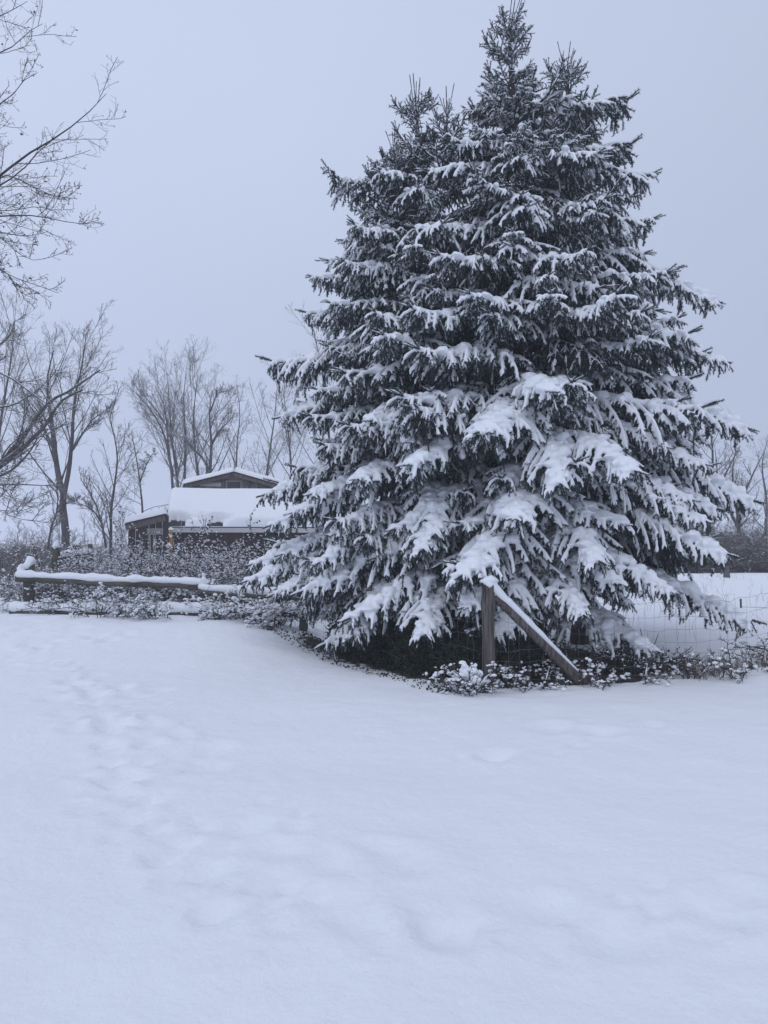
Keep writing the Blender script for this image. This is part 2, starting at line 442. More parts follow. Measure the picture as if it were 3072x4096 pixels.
ground = obj('ground', gme, gm, kind='structure')

# ------------------------------------------------------------------ spruce boughs: prototypes
def rot_z(v, a):
    c, s = math.cos(a), math.sin(a); return np.array([v[0] * c - v[1] * s, v[0] * s + v[1] * c, v[2]])
def nrm(v): return v / (np.linalg.norm(v) + 1e-9)
def curve(p, d, length, n, droop, rng, wob=0.06):
    """n points from p along d, bending down (droop > 0) or up"""
    pts = [p]; d = nrm(np.asarray(d, float)); st = length / (n - 1)
    for i in range(n - 1):
        d = nrm(d + np.array([rng.normal() * wob, rng.normal() * wob, -droop / (n - 1) + rng.normal() * wob * 0.6]))
        pts.append(pts[-1] + d * st)
    return np.array(pts)

def make_bough(name, seed, Lb, slope, droop, tipup, snow=1.0, hang=0.5, wide=1.0, lat_droop=0.7, sp=0.036, sl=(0.07, 0.15), lat_sp=0.062):
    rng = np.random.default_rng(seed)
    n = 16
    pts = [np.zeros(3)]; yaw = 0.0
    for i in range(n - 1):
        s = i / (n - 2)
        a = slope - droop * s ** 1.2 + tipup * max(0, (s - 0.72) / 0.28) ** 1.4
        yaw += rng.normal() * 0.05
        pts.append(pts[-1] + np.array([math.cos(a) * math.cos(yaw), math.cos(a) * math.sin(yaw), math.sin(a)]) * Lb / (n - 1))
    axis = np.array(pts); ax_r = np.linspace(0.010 + 0.009 * Lb, 0.004, n)
    def on_axis(t):
        f = t * (n - 1); i = min(int(f), n - 2); return axis[i] + (axis[i + 1] - axis[i]) * (f - i), nrm(axis[i + 1] - axis[i])
    lats, shoots, hangs = [], [], []
    k = max(6, int(Lb / lat_sp)); side = 1
    for i in range(k):
        t = 0.10 + 0.89 * (i + 0.6 * rng.random()) / k
        p, T = on_axis(t); side = -side
        prof = (0.30 + 0.70 * sstep(0.05, 0.40, t)) * (1 - 0.80 * sstep(0.45, 1.0, t))
        ln = (0.10 + 0.36 * wide * Lb ** 0.8 * prof) * (0.65 + 0.6 * rng.random())
        ang = R(62 - 22 * t + rng.normal() * 9)
        d = rot_z(np.array([T[0], T[1], 0]), side * ang); d[2] = T[2] * 0.6 + 0.10 + rng.normal() * 0.08
        lats.append(curve(p, d, ln, 7, lat_droop * (0.6 + 0.8 * rng.random()), rng))
        if rng.random() < hang:
            hd = np.array([rng.normal() * 0.35, rng.normal() * 0.35 + side * 0.25, -0.6])
            hangs.append(curve(p + T * 0.03, hd, 0.12 + 0.16 * rng.random() * min(1.3, Lb), 5, 0.8, rng))
    def shoots_on(C, spacing, lo, hi, out, down, hangp=0.0):
        ln = np.linalg.norm(np.diff(C, axis=0), axis=1).sum(); m = max(2, int(ln / spacing)); sd = 1
        for j in range(m):
            t = 0.16 + 0.80 * (j + 0.5 * rng.random()) / m; f = t * (len(C) - 1); i = min(int(f), len(C) - 2)
            p = C[i] + (C[i + 1] - C[i]) * (f - i); T = nrm(C[i + 1] - C[i]); sd = -sd
            d = rot_z(T, sd * R(48 + rng.normal() * 10)); d[2] -= down * (0.5 + rng.random())
            out.append(curve(p, d, (lo + (hi - lo) * rng.random()) * (1.0 - 0.35 * t), 4, 0.35, rng, 0.05))
            if rng.random() < hangp:
                hd = np.array([T[0] * 0.4 + rng.normal() * 0.25, T[1] * 0.4 + rng.normal() * 0.25, -0.8])
                hangs.append(curve(p, hd, 0.07 + 0.09 * rng.random(), 4, 0.5, rng))
    for C in lats: shoots_on(C, sp, sl[0], sl[1], shoots, 0.34, hang * 0.5)
    ax_shoots = []; shoots_on(axis[int(n * 0.55):], 0.05, 0.07, 0.13, ax_shoots, 0.1)
    shoots += ax_shoots
    hs = []
    for C in hangs:
        if len(C) == 5: shoots_on(C, 0.05, 0.05, 0.10, hs, 0.45)
    # end leaders
    for a in (-0.5, 0.0, 0.45):
        p, T = on_axis(1.0); d = rot_z(T, a); d[2] += 0.12
        shoots.append(curve(axis[-1], d, 0.12 + 0.1 * rng.random(), 4, 0.0, rng, 0.03))
    # wood and needles
    mb = MB()
    mb.tubes(axis, ax_r, 6)
    A = np.array(lats); mb.tubes(A, np.linspace(0.008, 0.004, 7)[None].repeat(len(A), 0), 4)
    core = [(np.array(shoots), 0.0065), (np.array(hs), 0.0065)] if hs else [(np.array(shoots), 0.0065)]
    core += [(np.array([h for h in hangs if len(h) == q]), 0.0065) for q in (4, 5) if any(len(h) == q for h in hangs)]
    for Cc, r in core:
        mb.tubes(Cc, np.linspace(r, r * 0.7, Cc.shape[1])[None].repeat(len(Cc), 0), 3)
    for Cc, dens in [(A[:, 1:], 260)] + [(c, 400) for c, _ in core] + [(axis[None, n // 2:], 300)]:
        m, N, _ = Cc.shape
        seg = Cc[:, 1:] - Cc[:, :-1]; sl_ = np.linalg.norm(seg, axis=2)
        cnt = np.maximum(1, (sl_ * dens).astype(int)).ravel()
        base = np.repeat(Cc[:, :-1].reshape(-1, 3), cnt, 0); sg = np.repeat(seg.reshape(-1, 3), cnt, 0)
        K = len(base); p = base + sg * rng.random((K, 1)); T = sg / (np.linalg.norm(sg, axis=1, keepdims=True) + 1e-9)
        rv = rng.normal(size=(K, 3)); rv -= T * (rv * T).sum(1, keepdims=True); rv /= np.linalg.norm(rv, axis=1, keepdims=True) + 1e-9
        d = rv * 0.9 + T * (0.4 + 0.4 * rng.random((K, 1))); d /= np.linalg.norm(d, axis=1, keepdims=True)
        w = np.cross(d, rng.normal(size=(K, 3))); w /= np.linalg.norm(w, axis=1, keepdims=True) + 1e-9
        ln = 0.020 + 0.012 * rng.random((K, 1))
        v = np.stack([p - w * 0.0030, p + w * 0.0030, p + d * ln], 1)
        mb.add(v.reshape(-1, 3), t=np.arange(K * 3).reshape(-1, 3))
    me = mb.mesh(name); me.materials.append(M['needle'])
    # snow: pillows along the axis, fingers out along the shoots
    sb = MB(); up = np.array([0, 0, 1.0])
    def stube(C, r0, r1, lift, sides=6, rough=0.35):
        N = len(C); r = np.linspace(r0, r1, N) * (1 + rough * (rng.random(N) - 0.5)); r[0] *= 0.6; r[-1] *= 0.72
        P = C + up * (lift * r)[:, None]
        sb.tubes(P, r, sides, caps=True)
    stube(axis[2:], 0.026 * snow, 0.024 * snow, 0.7, 8, 0.6)
    for C in lats:
        if rng.random() < 0.92: stube(C, 0.022 * snow, 0.0125 * snow ** 0.5, 0.85)
        if rng.random() < 0.45 * snow:
            for q_ in range(1 + int(2 * rng.random() * snow)):
                c = C[rng.integers(0, 4)] + rng.normal(size=3) * [0.03, 0.03, 0.006]; rr = (0.024 + 0.030 * rng.random() ** 2) * snow ** 0.6 * min(1.0, 0.45 + 0.5 * Lb)
                sb.blobs([c + up * rr * 0.40], rr, 0.7)
    for C in shoots:
        if rng.random() < 0.84 * min(1, snow + 0.15): stube(C, 0.0130 * max(0.8, snow ** 0.5), 0.0100 * max(0.8, snow ** 0.5), 0.85, 5)
    for C in hs + hangs:
        if rng.random() < 0.26: stube(C, 0.012, 0.009, 0.8, 5)
    for i in range(int(6 * Lb * snow)):
        t = 0.25 + 0.7 * rng.random(); p, T = on_axis(t); rr = (0.040 + 0.045 * rng.random()) * snow ** 0.5 * min(1.0, 0.25 + 0.6 * Lb)
        sb.blobs([p + up * rr * 0.35 + np.array([0, rng.normal() * 0.05, 0])], rr, 0.75)
    if snow > 1.3:          # heaped pads that bridge neighbouring twigs
        for i in range(int(16 * Lb)):
            rr = 0.045 + 0.045 * rng.random()
            j = rng.integers(0, len(lats)); q_ = lats[j][rng.integers(1, 4)]
            sb.blobs([q_ + up * 0.012], rr, 0.5)
    sme = remeshed('snow_load', sb, 0.0095, 2 if snow > 1.3 else 1, 0.36)
    sme.materials.clear(); sme.materials.append(M['snow_fine'])
    tip = axis[-1]
    return dict(me=me, snow=sme, dx=float(np.hypot(tip[0], tip[1])), dz=float(tip[2]), yaw=math.atan2(tip[1], tip[0]))

PROTO = {'top': [], 'up': [], 'mid': [], 'short': [], 'low': [], 'hero': [], 'inner': []}
for i in range(3): PROTO['top'].append(make_bough('bough', 100 + i, 0.40, R(38), R(10), R(34), 0.55, 0.2, 0.75, -0.25, 0.085, (0.10, 0.17), 0.062))
for i in range(3): PROTO['up'].append(make_bough('bough', 200 + i, 1.0, R(20), R(28), R(36), 0.95, 0.8, 0.95, 0.7, 0.040, (0.08, 0.15)))
for i in range(3): PROTO['mid'].append(make_bough('bough', 300 + i, 1.7, R(8), R(36), R(34), 1.08, 0.9, 0.95, 1.0, 0.034, (0.06, 0.13)))
for i in range(2): PROTO['short'].append(make_bough('bough', 400 + i, 1.05, R(4), R(34), R(20), 1.08, 1.0, 1.1, 1.1, 0.034, (0.06, 0.13)))
for i in range(2): PROTO['low'].append(make_bough('bough', 500 + i, 2.5, R(0), R(42), R(18), 1.42, 0.9, 0.8, 1.0, 0.036, (0.07, 0.14), 0.066))
for i in range(3): PROTO['hero'].append(make_bough('bough', 600 + i, 1.9, R(14), R(50), R(16), 1.75, 0.7, 0.9, 0.9, 0.036, (0.06, 0.13)))
for i in range(2): PROTO['inner'].append(make_bough('bough', 700 + i, 1.3, R(-4), R(44), R(4), 0.36, 1.0, 1.1, 1.5))

NB = [0]
def put_bough(root, base_xy, ztip, az, reach, kinds, rng, roll=0.0, tilt=0.0):
    """a bough of the tree 'root' whose tip stands at azimuth az, 'reach' metres out and ztip high"""
    best = None
    for kd in kinds:
        for p in PROTO[kd]:
            s = reach / p['dx']; c = abs(math.log(s)) + 0.25 * rng.random()
            if best is None or c < best[0]: best = (c, p, s)
    _, p, s = best
    o = bpy.data.objects.new('bough', p['me']); COL.objects.link(o); o.parent = root
    za = ztip - p['dz'] * s
    o.location = (base_xy[0] - root.location[0], base_xy[1] - root.location[1], za - root.location[2])
    sy = 1.0 if rng.random() < 0.5 else -1.0
    o.rotation_euler = (roll, tilt, az - p['yaw'])
    o.scale = (s, s, s * (0.9 + 0.2 * rng.random()))
    c = bpy.data.objects.new('snow_load', p['snow']); COL.objects.link(c); c.parent = o
    NB[0] += 1
    return o

def leader(root, x, y, z0, z1, rng, n=6, spread=0.5):
    """the bare leading shoot with its ring of upright shoots"""
    mb = MB(); C = curve(np.array([0, 0, 0.0]), (rng.normal() * 0.05, 0, 1), z1 - z0, 6, 0, rng, 0.03)
    tw = [C]
    mb.tubes(C, np.linspace(0.016, 0.006, 6), 5)
    for i in range(n):
        a = i * 2.4 + rng.random(); h = (0.05 + 0.4 * rng.random()) * (z1 - z0)
        S = curve(np.array([0, 0, h]), (math.cos(a) * spread, math.sin(a) * spread, 0.9), (z1 - z0) * (0.35 + 0.35 * rng.random()), 6, -0.15, rng, 0.03)
        tw.append(S); mb.tubes(S, np.linspace(0.009, 0.005, 6), 4)
    for S in tw:
        seg = S[1:] - S[:-1]; cnt = np.maximum(1, (np.linalg.norm(seg, axis=1) * 520).astype(int))
        base = np.repeat(S[:-1], cnt, 0); sg = np.repeat(seg, cnt, 0); K = len(base)
        p = base + sg * rng.random((K, 1)); T = sg / np.linalg.norm(sg, axis=1, keepdims=True)
        rv = rng.normal(size=(K, 3)); rv -= T * (rv * T).sum(1, keepdims=True); rv /= np.linalg.norm(rv, axis=1, keepdims=True)
        d = rv * 0.6 + T * 0.9; d /= np.linalg.norm(d, axis=1, keepdims=True)
        w = np.cross(d, rv); w /= np.linalg.norm(w, axis=1, keepdims=True) + 1e-9
        v = np.stack([p - w * 0.0024, p + w * 0.0024, p + d * 0.02], 1); mb.add(v.reshape(-1, 3), t=np.arange(K * 3).reshape(-1, 3))
    me = mb.mesh('leading_shoot')
    o = obj('leading_shoot', me, M['needle'], root, (x - root.location[0], y - root.location[1], z0 - root.location[2]))
    sb = MB()
    for S in tw:
        q = S[1:-1] + np.array([0.004, -0.002, 0.006]); sb.tubes(q, np.linspace(0.012, 0.008, len(q)), 5, caps=True)
    obj('snow_load', remeshed('snow_load', sb, 0.009, 1), M['snow_fine'], o)

def spruce(name, xy, z_top, prof, label, seed, z_low=0.7, spacing=0.40, per=(7, 5), top_xy=None, trunk_r=0.17, azf=None, skip=None):
    """prof: list of (height of tips, reach)"""
    rng = np.random.default_rng(seed)
    z0 = ghs(*xy)
    root = empty(name, (xy[0], xy[1], z0), label, 'tree')
    top_xy = np.array(top_xy if top_xy is not None else xy, float)
    hs = np.array([p[0] for p in prof]); rs = np.array([p[1] for p in prof])
    ax = lambda z: np.array(xy) + (top_xy - np.array(xy)) * np.clip((z - z0) / (z_top - z0), 0, 1) ** 1.3
    zt = np.linspace(z0 - 0.1, z_top - 0.45, 24)
    P = np.array([[*(ax(z) - np.array(xy)), z - z0] for z in zt])
    rad = trunk_r * (1 - (zt - z0) / (z_top - z0)) ** 0.85 + 0.012; rad[0] *= 1.35; rad[1] *= 1.1
    mb = MB(); mb.tubes(P, rad, 14); obj('trunk', mb.mesh('trunk'), M['spruce_bark'], root)
    z = z_low; ph = rng.random() * 6
    while z < z_top - 0.5:
        f = (z - z_low) / (z_top - z_low)
        Rz = np.interp(z, hs, rs)
        n = int(round(per[0] + (per[1] - per[0]) * f)); ph += 1.1
        for i in range(n):
            az = ph + i * 2 * math.pi / n + rng.normal() * 0.16
            rr = Rz * (0.70 + 0.40 * rng.random())
            if azf is not None: rr *= azf(az, z)
            zt_ = z + rng.normal() * 0.17
            kinds = ['low', 'mid'] if f < 0.3 else (['mid', 'short'] if f < 0.62 else (['up', 'short'] if f < 0.84 else ['top', 'up']))
            if rr < 0.75: kinds = ['top', 'up']
            if skip is not None and skip(az, zt_, rr): continue
            if math.sin(az) > 0.55 and rng.random() < 0.35: continue      # the far side is hidden
            put_bough(root, ax(z), zt_, az, rr, kinds, rng, rng.normal() * 0.08, rng.normal() * 0.05)
        if f < 0.86:                       # shorter boughs between the whorls
            for i in range(4):
                az = rng.random() * 6.28; rr = Rz * (0.5 + 0.22 * rng.random())
                if azf is not None: rr *= azf(az, z)
                put_bough(root, ax(z), z + 0.17 + rng.normal() * 0.06, az, max(rr, 0.4), ['inner'] if rr > 0.8 else ['up', 'short'], rng, rng.normal() * 0.12)
        z += spacing * (1.0 - 0.35 * f)
    t = ax(z_top)
    for i in range(5):
        put_bough(root, t, z_top - 0.42 + 0.05 * rng.normal(), i * 1.256 + ph, 0.22, ['top'], rng)
    leader(root, t[0], t[1], z_top - 0.85, z_top + 0.03, rng, 8, 0.4)
    return root, ax, rng

def top_at(u, v, Y):
    p = at(u, v, Y); return p
# main spruce
tp = top_at(2035, 0, 11.0)
main_prof = [(0.4, 2.9), (1.2, 2.95), (2.1, 2.85), (3.1, 2.6), (4.0, 2.35), (4.9, 2.0), (5.6, 1.6), (6.6, 1.35), (7.4, 1.0), (8.0, 0.55), (8.6, 0.30), (tp[2], 0.14)]
def az_main(az, z):
    c, s = math.cos(az), math.sin(az)
    k = 1.0
    if s < 0: k *= 1 - 0.20 * (-s) ** 2         # the camera side keeps off the fence
    return k
def skip_main(az, z, rr):
    c, s = math.cos(az), math.sin(az)
    y = TRUNK[1] + s * rr; x = TRUNK[0] + c * rr
    if z < 0.5 and (s < -0.2): return True
    if z < 0.8 and c > 0.35 and s < 0.4: return True
    return False
spr, ax_m, rng_m = spruce('spruce_tree', TRUNK, tp[2], main_prof, 'tall main snow-laden spruce, its top reaching the upper edge of the photo', 41,
                          z_low=0.5, per=(7, 6), top_xy=(tp[0], tp[1]), trunk_r=0.20, azf=az_main, skip=skip_main)
def hero(u, v, Y, kinds=('hero',), roll=0.0, axf=None, root=None):
    p = at(u, v, Y); a = (axf or ax_m)(p[2] + 0.5)
    az = math.atan2(p[1] - a[1], p[0] - a[0]); rr = math.hypot(p[0] - a[0], p[1] - a[1])
    put_bough(root or spr, a, p[2], az, rr, kinds, rng_m, roll)
for h in [(2200, 1570, 8.9), (1960, 1720, 8.9), (1680, 1400, 9.3, ('mid',)), (2060, 2080, 8.7), (2480, 2100, 9.2), (2450, 2320, 9.0),
          (1840, 2260, 8.9, ('mid',)), (1650, 1850, 9.2), (1880, 2430, 8.75), (1400, 2470, 9.5, ('low',)), (2975, 1715, 10.6, ('low',)), (3000, 1980, 10.4, ('low',)), (2590, 2590, 9.4, ('hero',)), (3000, 2500, 9.7, ('low',)),
          (2720, 2260, 10.6, ('low',)), (2860, 2030, 10.0, ('low',)), (2810, 1860, 9.8, ('low', 'hero')), (2660, 1770, 9.7, ('low',)), (2760, 2000, 9.7, ('low',)), (2300, 1850, 8.9, ('mid',)),
          (2880, 1455, 10.8, ('low', 'mid')), (2850, 1215, 11.0, ('mid', 'low')), (2590, 700, 11.0, ('up', 'mid')), (2490, 600, 11.3, ('up',)), (2680, 1080, 11.0, ('mid',)), (2600, 880, 10.6, ('up', 'mid')), (2750, 1330, 10.2, ('mid',)), (2440, 780, 10.2, ('up',)), (1760, 1020, 9.6, ('mid',)), (2200, 1180, 9.2, ('mid',)), (1880, 1180, 9.3, ('mid',)), (2560, 1250, 9.6, ('mid',)), (2350, 1000, 9.5, ('mid',)), (2050, 930, 9.6, ('mid',)), (1900, 700, 10.0, ('up', 'mid')), (2480, 420, 11.2, ('up',))]:
    hero(*h)

# left-hand spruce with several leaders
L_XY = at(1690, 2500, 11.35)[:2]
lt = top_at(1665, 300, 11.35)
left_prof = [(0.5, 2.2), (1.2, 2.2), (2.2, 2.0), (3.2, 1.8), (4.2, 1.75), (5.3, 1.30), (6.2, 1.05), (6.8, 0.75), (7.4, 0.32), (lt[2], 0.2)]
def skip_left(az, z, rr):
    return math.cos(az) > 0.75 and z < 6
spl, ax_l, rng_l = spruce('spruce_tree', L_XY, lt[2], left_prof, 'lower left-hand spruce with several pointed leaders, reaching out over the rail fence', 57,
                          z_low=0.5, per=(7, 5), top_xy=(lt[0], lt[1]), trunk_r=0.14, skip=skip_left)
for (u, v, Y) in ((1788, 350, 11.2), (1578, 500, 11.2)):
    p = at(u, v, Y)
    for j, dz in enumerate((0.42, 0.62, 0.85, 1.1)):
        for i in range(4):
            put_bough(spl, p[:2], p[2] - dz, i * 1.57 + j * 0.8 + rng_l.random() * 0.3, 0.16 + 0.10 * j, ['top'], rng_l)
    leader(spl, p[0], p[1], p[2] - 0.7, p[2], rng_l, 5, 0.35)
for h in [(1330, 700, 11.0, ('up', 'mid')), (1260, 1110, 11.0, ('mid',)), (1090, 1440, 11.0, ('mid',)), (1140, 1670, 11.0, ('mid', 'hero')), (1060, 1990, 10.8, ('mid', 'low')), (1110, 2170, 11.2, ('mid',)), (990, 2340, 10.8, ('low',)), (1220, 2400, 10.7, ('mid', 'low')),
          (1480, 1680, 9.8), (1640, 1760, 9.6), (1440, 1920, 9.7), (1340, 2130, 10.0), (1660, 2200, 9.7, ('mid',)), (1190, 1870, 10.9, ('mid',)), (1085, 2090, 10.6, ('mid', 'low')), (1120, 1930, 10.9, ('mid',)), (1130, 2230, 10.7, ('mid', 'low')), (1010, 2270, 11.0, ('low',)), (1170, 2060, 10.5, ('mid', 'low')), (1240, 2240, 10.3, ('mid', 'low')), (1250, 1980, 10.2, ('hero',)), (1270, 1560, 10.4, ('mid',)), (1300, 1780, 10.2, ('mid',)), (1230, 1250, 11.3, ('mid',)), (1300, 2330, 10.2, ('hero', 'mid')), (1500, 1250, 9.9, ('mid',)), (1420, 900, 10.3, ('mid', 'up')), (1650, 980, 10.0, ('mid',))]:
    hero(*h, axf=ax_l, root=spl)

# right-hand spruce behind
R_XY = at(2330, 2480, 12.6)[:2]
rt = top_at(2265, 180, 12.6)
right_prof = [(0.6, 1.9), (2.0, 2.0), (4.0, 1.7), (5.5, 1.3), (6.6, 1.0), (7.6, 0.65), (8.2, 0.5), (8.8, 0.38), (rt[2], 0.2)]
spruce('spruce_tree', R_XY, rt[2], right_prof, 'slimmer spruce behind the main one, its tip showing right of the tall top', 73,
       z_low=1.2, spacing=0.42, per=(6, 5), top_xy=(rt[0], rt[1]), trunk_r=0.15, skip=lambda az, z, rr: math.sin(az) < -0.6 and z < 5.5)

# ------------------------------------------------------------------ bare trees
def grow(P, Rr, n, tmin, ang, ratio, up, wob, rmin, N, rng, tpow=1.0, tmax=0.98):
    """one level of branches on every parent polyline; returns (P, R) of the children"""
    m, K, _ = P.shape
    plen = np.linalg.norm(np.diff(P, axis=1), axis=2).sum(1)
    t = tmin + (tmax - tmin) * ((np.arange(n)[None] + rng.random((m, n))) / n) ** tpow
    f = t * (K - 1); i = np.minimum(f.astype(int), K - 2); fr = (f - i)[..., None]
    mi = np.arange(m)[:, None]
    p = P[mi, i] * (1 - fr) + P[mi, i + 1] * fr
    T = P[mi, i + 1] - P[mi, i]; T /= np.linalg.norm(T, axis=2, keepdims=True) + 1e-9
    r = Rr[mi, i] * (1 - fr[..., 0]) + Rr[mi, i + 1] * fr[..., 0]
    pv = rng.normal(size=(m, n, 3)); pv -= T * (pv * T).sum(2, keepdims=True); pv /= np.linalg.norm(pv, axis=2, keepdims=True) + 1e-9
    th = ang * (0.75 + 0.5 * rng.random((m, n, 1)))
    d = T * np.cos(th) + pv * np.sin(th)
    ln = plen[:, None] * ratio * (1.15 - 0.6 * t) * (0.6 + 0.7 * rng.random((m, n)))
    M_ = m * n; p = p.reshape(M_, 3); d = d.reshape(M_, 3); ln = ln.reshape(M_, 1); r = r.reshape(M_)
    pts = [p]
    for k in range(N - 1):
        d = d + np.array([0, 0, up / (N - 1)]) + rng.normal(size=(M_, 3)) * wob
        d /= np.linalg.norm(d, axis=1, keepdims=True)
        p = p + d * ln / (N - 1); pts.append(p)
    C = np.stack(pts, 1)
    r0 = np.maximum(r * 0.42, rmin * 1.3)
    Rc = r0[:, None] + (rmin - r0)[:, None] * (np.linspace(0, 1, N)[None] ** 0.8)
    return C, Rc

def tree_from(root, stems, rads, spec, rng, mats, leaves=0, trunk_sides=9):
    """stems: list of polylines (local); spec: list of grow() settings"""
    S = np.array([resample(np.asarray(s, float), 16) for s in stems]); Rr = np.array([np.interp(np.linspace(0, 1, 16), np.linspace(0, 1, len(r)), r) for r in rads])
    S[:, 1:-1] += rng.normal(size=(len(S), 14, 3)) * Rr[:, 1:-1, None] * 0.12
    mb = MB(); mb.tubes(S, Rr, trunk_sides)
    P, Q = S, Rr; cr = MB(); last = None
    for k, g in enumerate(spec):
        P, Q = grow(P, Q, *g, rng)
        (mb if k == 0 else cr).tubes(P, Q, 5 if k == 0 else 3); last = P
    obj('trunk', mb.mesh('trunk'), mats[0], root)
    obj('crown', cr.mesh('crown'), mats[1], root)
    if leaves:
        k = rng.choice(len(last), min(leaves, len(last)), False); c = last[k, rng.integers(1, last.shape[1], len(k))]
        a = rng.normal(size=(len(k), 3)) * 0.016; b_ = rng.normal(size=(len(k), 3)) * 0.012 + np.array([0, 0, -0.022])
        v = np.stack([c, c + a + b_ * 0.5, c + b_, c - a + b_ * 0.5], 1)
        lf = MB(); lf.add(v.reshape(-1, 3), np.arange(len(k) * 4).reshape(-1, 4))
        obj('withered_leaves', lf.mesh('withered_leaves', False), M['dry_leaf'], root, kind='stuff')

def resample(C, n):
    d = np.r_[0, np.cumsum(np.linalg.norm(np.diff(C, axis=0), axis=1))]
    t = np.linspace(0, d[-1], n)
    if len(C) < 3: return np.stack([np.interp(t, d, C[:, k]) for k in range(3)], 1)
    # smooth (Catmull-Rom) curve through the control points
    m = np.gradient(C, d + np.arange(len(d)) * 1e-9, axis=0)
    i = np.clip(np.searchsorted(d, t, 'right') - 1, 0, len(d) - 2); h = (d[i + 1] - d[i])[:, None]; x = ((t - d[i])[:, None]) / h
    return (2*x**3 - 3*x**2 + 1) * C[i] + (x**3 - 2*x**2 + x) * h * m[i] + (-2*x**3 + 3*x**2) * C[i + 1] + (x**3 - x**2) * h * m[i + 1]

def bare(name, u, v_top, Y, label, seed, stems=None, r=0.16, spec=None, base_v=None, group='bare trees behind the sheds', leaves=0, sway=0.2):
    rng = np.random.default_rng(seed)
    bx = at(u, 2150, Y)[0]; z0 = ghs(bx, Y) - 0.05
    H = at(u, v_top, Y)[2] - z0
    root = empty(name, (bx, Y, z0), label, 'tree', group)
    k = Y / F
    if stems is None:
        st = [np.array([[0, 0, 0], [rng.normal() * sway * 0.4, rng.normal() * sway * .4, H * 0.35], [rng.normal() * sway, rng.normal() * sway, H * 0.7], [rng.normal() * sway * 2, rng.normal() * sway, H * 0.98]])]
        rd = [[r * 1.25, r, r * 0.55, 0.012]]
    else:
        st, rd = [], []
        for q, r0, r1 in stems:     # control points in photograph pixels at this distance, small depth offsets
            pp = [at(a, b, Y + (e[0] if e else 0)) - np.array([bx, Y, z0]) for a, b, *e in q]
            pp = np.array(pp)
            if pp[0][2] < 0.4: pp[0][2] = 0
            st.append(pp); rd.append([r0, (r0 + r1) / 2, r1])
    spec = spec or SPEC['ash']
    tree_from(root, st, rd, spec, rng, (M['bark'], M['twig']), leaves)
    return root
#            n, tmin, angle, ratio, up, wob, rmin, N
SPEC = {
 'ash':   [(13, 0.20, R(44), 0.42, 0.45, 0.05, 0.009, 8), (8, 0.15, R(46), 0.44, 0.25, 0.06, 0.006, 6), (6, 0.15, R(44), 0.50, 0.15, 0.07, 0.0040, 4), (1, 0.2, R(40), 0.5, 0.1, 0.08, 0.0035, 3)],
 'slim':  [(22, 0.16, R(38), 0.28, 0.50, 0.035, 0.008, 7), (6, 0.2, R(38), 0.42, 0.30, 0.05, 0.0055, 5), (4, 0.2, R(38), 0.5, 0.2, 0.06, 0.0038, 4)],
 'stem':  [(13, 0.25, R(36), 0.42, 0.45, 0.045, 0.009, 8), (8, 0.15, R(42), 0.44, 0.30, 0.055, 0.006, 6), (6, 0.15, R(42), 0.50, 0.2, 0.065, 0.0040, 4), (1, 0.2, R(40), 0.5, 0.1, 0.08, 0.0035, 3)],
 'messy': [(14, 0.15, R(60), 0.34, 0.05, 0.16, 0.009, 8), (8, 0.15, R(55), 0.42, -0.2, 0.18, 0.006, 6), (6, 0.15, R(55), 0.5, -0.35, 0.18, 0.0045, 6)],
 'limb':  [(10, 0.12, R(46), 0.36, 0.25, 0.10, 0.009, 8), (7, 0.15, R(46), 0.44, 0.1, 0.11, 0.006, 6), (5, 0.15, R(46), 0.50, 0.05, 0.12, 0.0042, 5)],
 'near':  [(13, 0.12, R(42), 0.22, 0.30, 0.10, 0.0042, 8), (7, 0.10, R(50), 0.45, 0.15, 0.15, 0.0028, 7), (3, 0.15, R(52), 0.40, 0.1, 0.16, 0.0024, 4)],
}
bare('bare_tree', 262, 1300, 34, 'forked bare tree with a thick trunk, left of the sheds', 3, [
    ([(262, 2190), (258, 2060), (250, 1985), (225, 1850), (205, 1680), (190, 1520), (215, 1400)], 0.18, 0.02),
    ([(256, 1990), (275, 1880), (290, 1750), (298, 1600), (330, 1450), (345, 1330)], 0.11, 0.015),
    ([(215, 1800), (170, 1700), (130, 1640), (90, 1560)], 0.06, 0.012),
    ([(290, 1800), (340, 1720), (380, 1670), (430, 1640)], 0.06, 0.012)], spec=SPEC['stem'])
bare('bare_tree', 446, 1600, 33, 'slender straight bare tree just left of the low lean-to', 4, r=0.06, spec=SPEC['slim'], sway=0.1)
bare('bare_tree', 395, 1880, 31, 'short leaning bare sapling with spread twigs between the forked tree and the slender one', 5, [
    ([(425, 2190), (405, 2090), (380, 2010), (345, 1950), (320, 1910)], 0.05, 0.01), ([(405, 2090), (370, 2040), (310, 2010), (270, 1990)], 0.04, 0.01)], spec=SPEC['slim'])
bare('bare_tree', 185, 1900, 28, 'thin crooked bare sapling in front of the forked tree', 6, [
    ([(190, 2200), (205, 2110), (228, 2040), (222, 1960), (165, 1975)], 0.045, 0.01), ([(228, 2050), (270, 2010), (320, 1995)], 0.028, 0.008)], spec=SPEC['slim'])
bare('bare_tree', 560, 1700, 36, 'small bare tree hung with tangled vines behind the lean-to', 7, [
    ([(572, 2180), (568, 2010), (556, 1900), (540, 1800), (525, 1730)], 0.06, 0.014), ([(560, 1930), (590, 1850), (620, 1800)], 0.035, 0.012)], spec=SPEC['messy'])
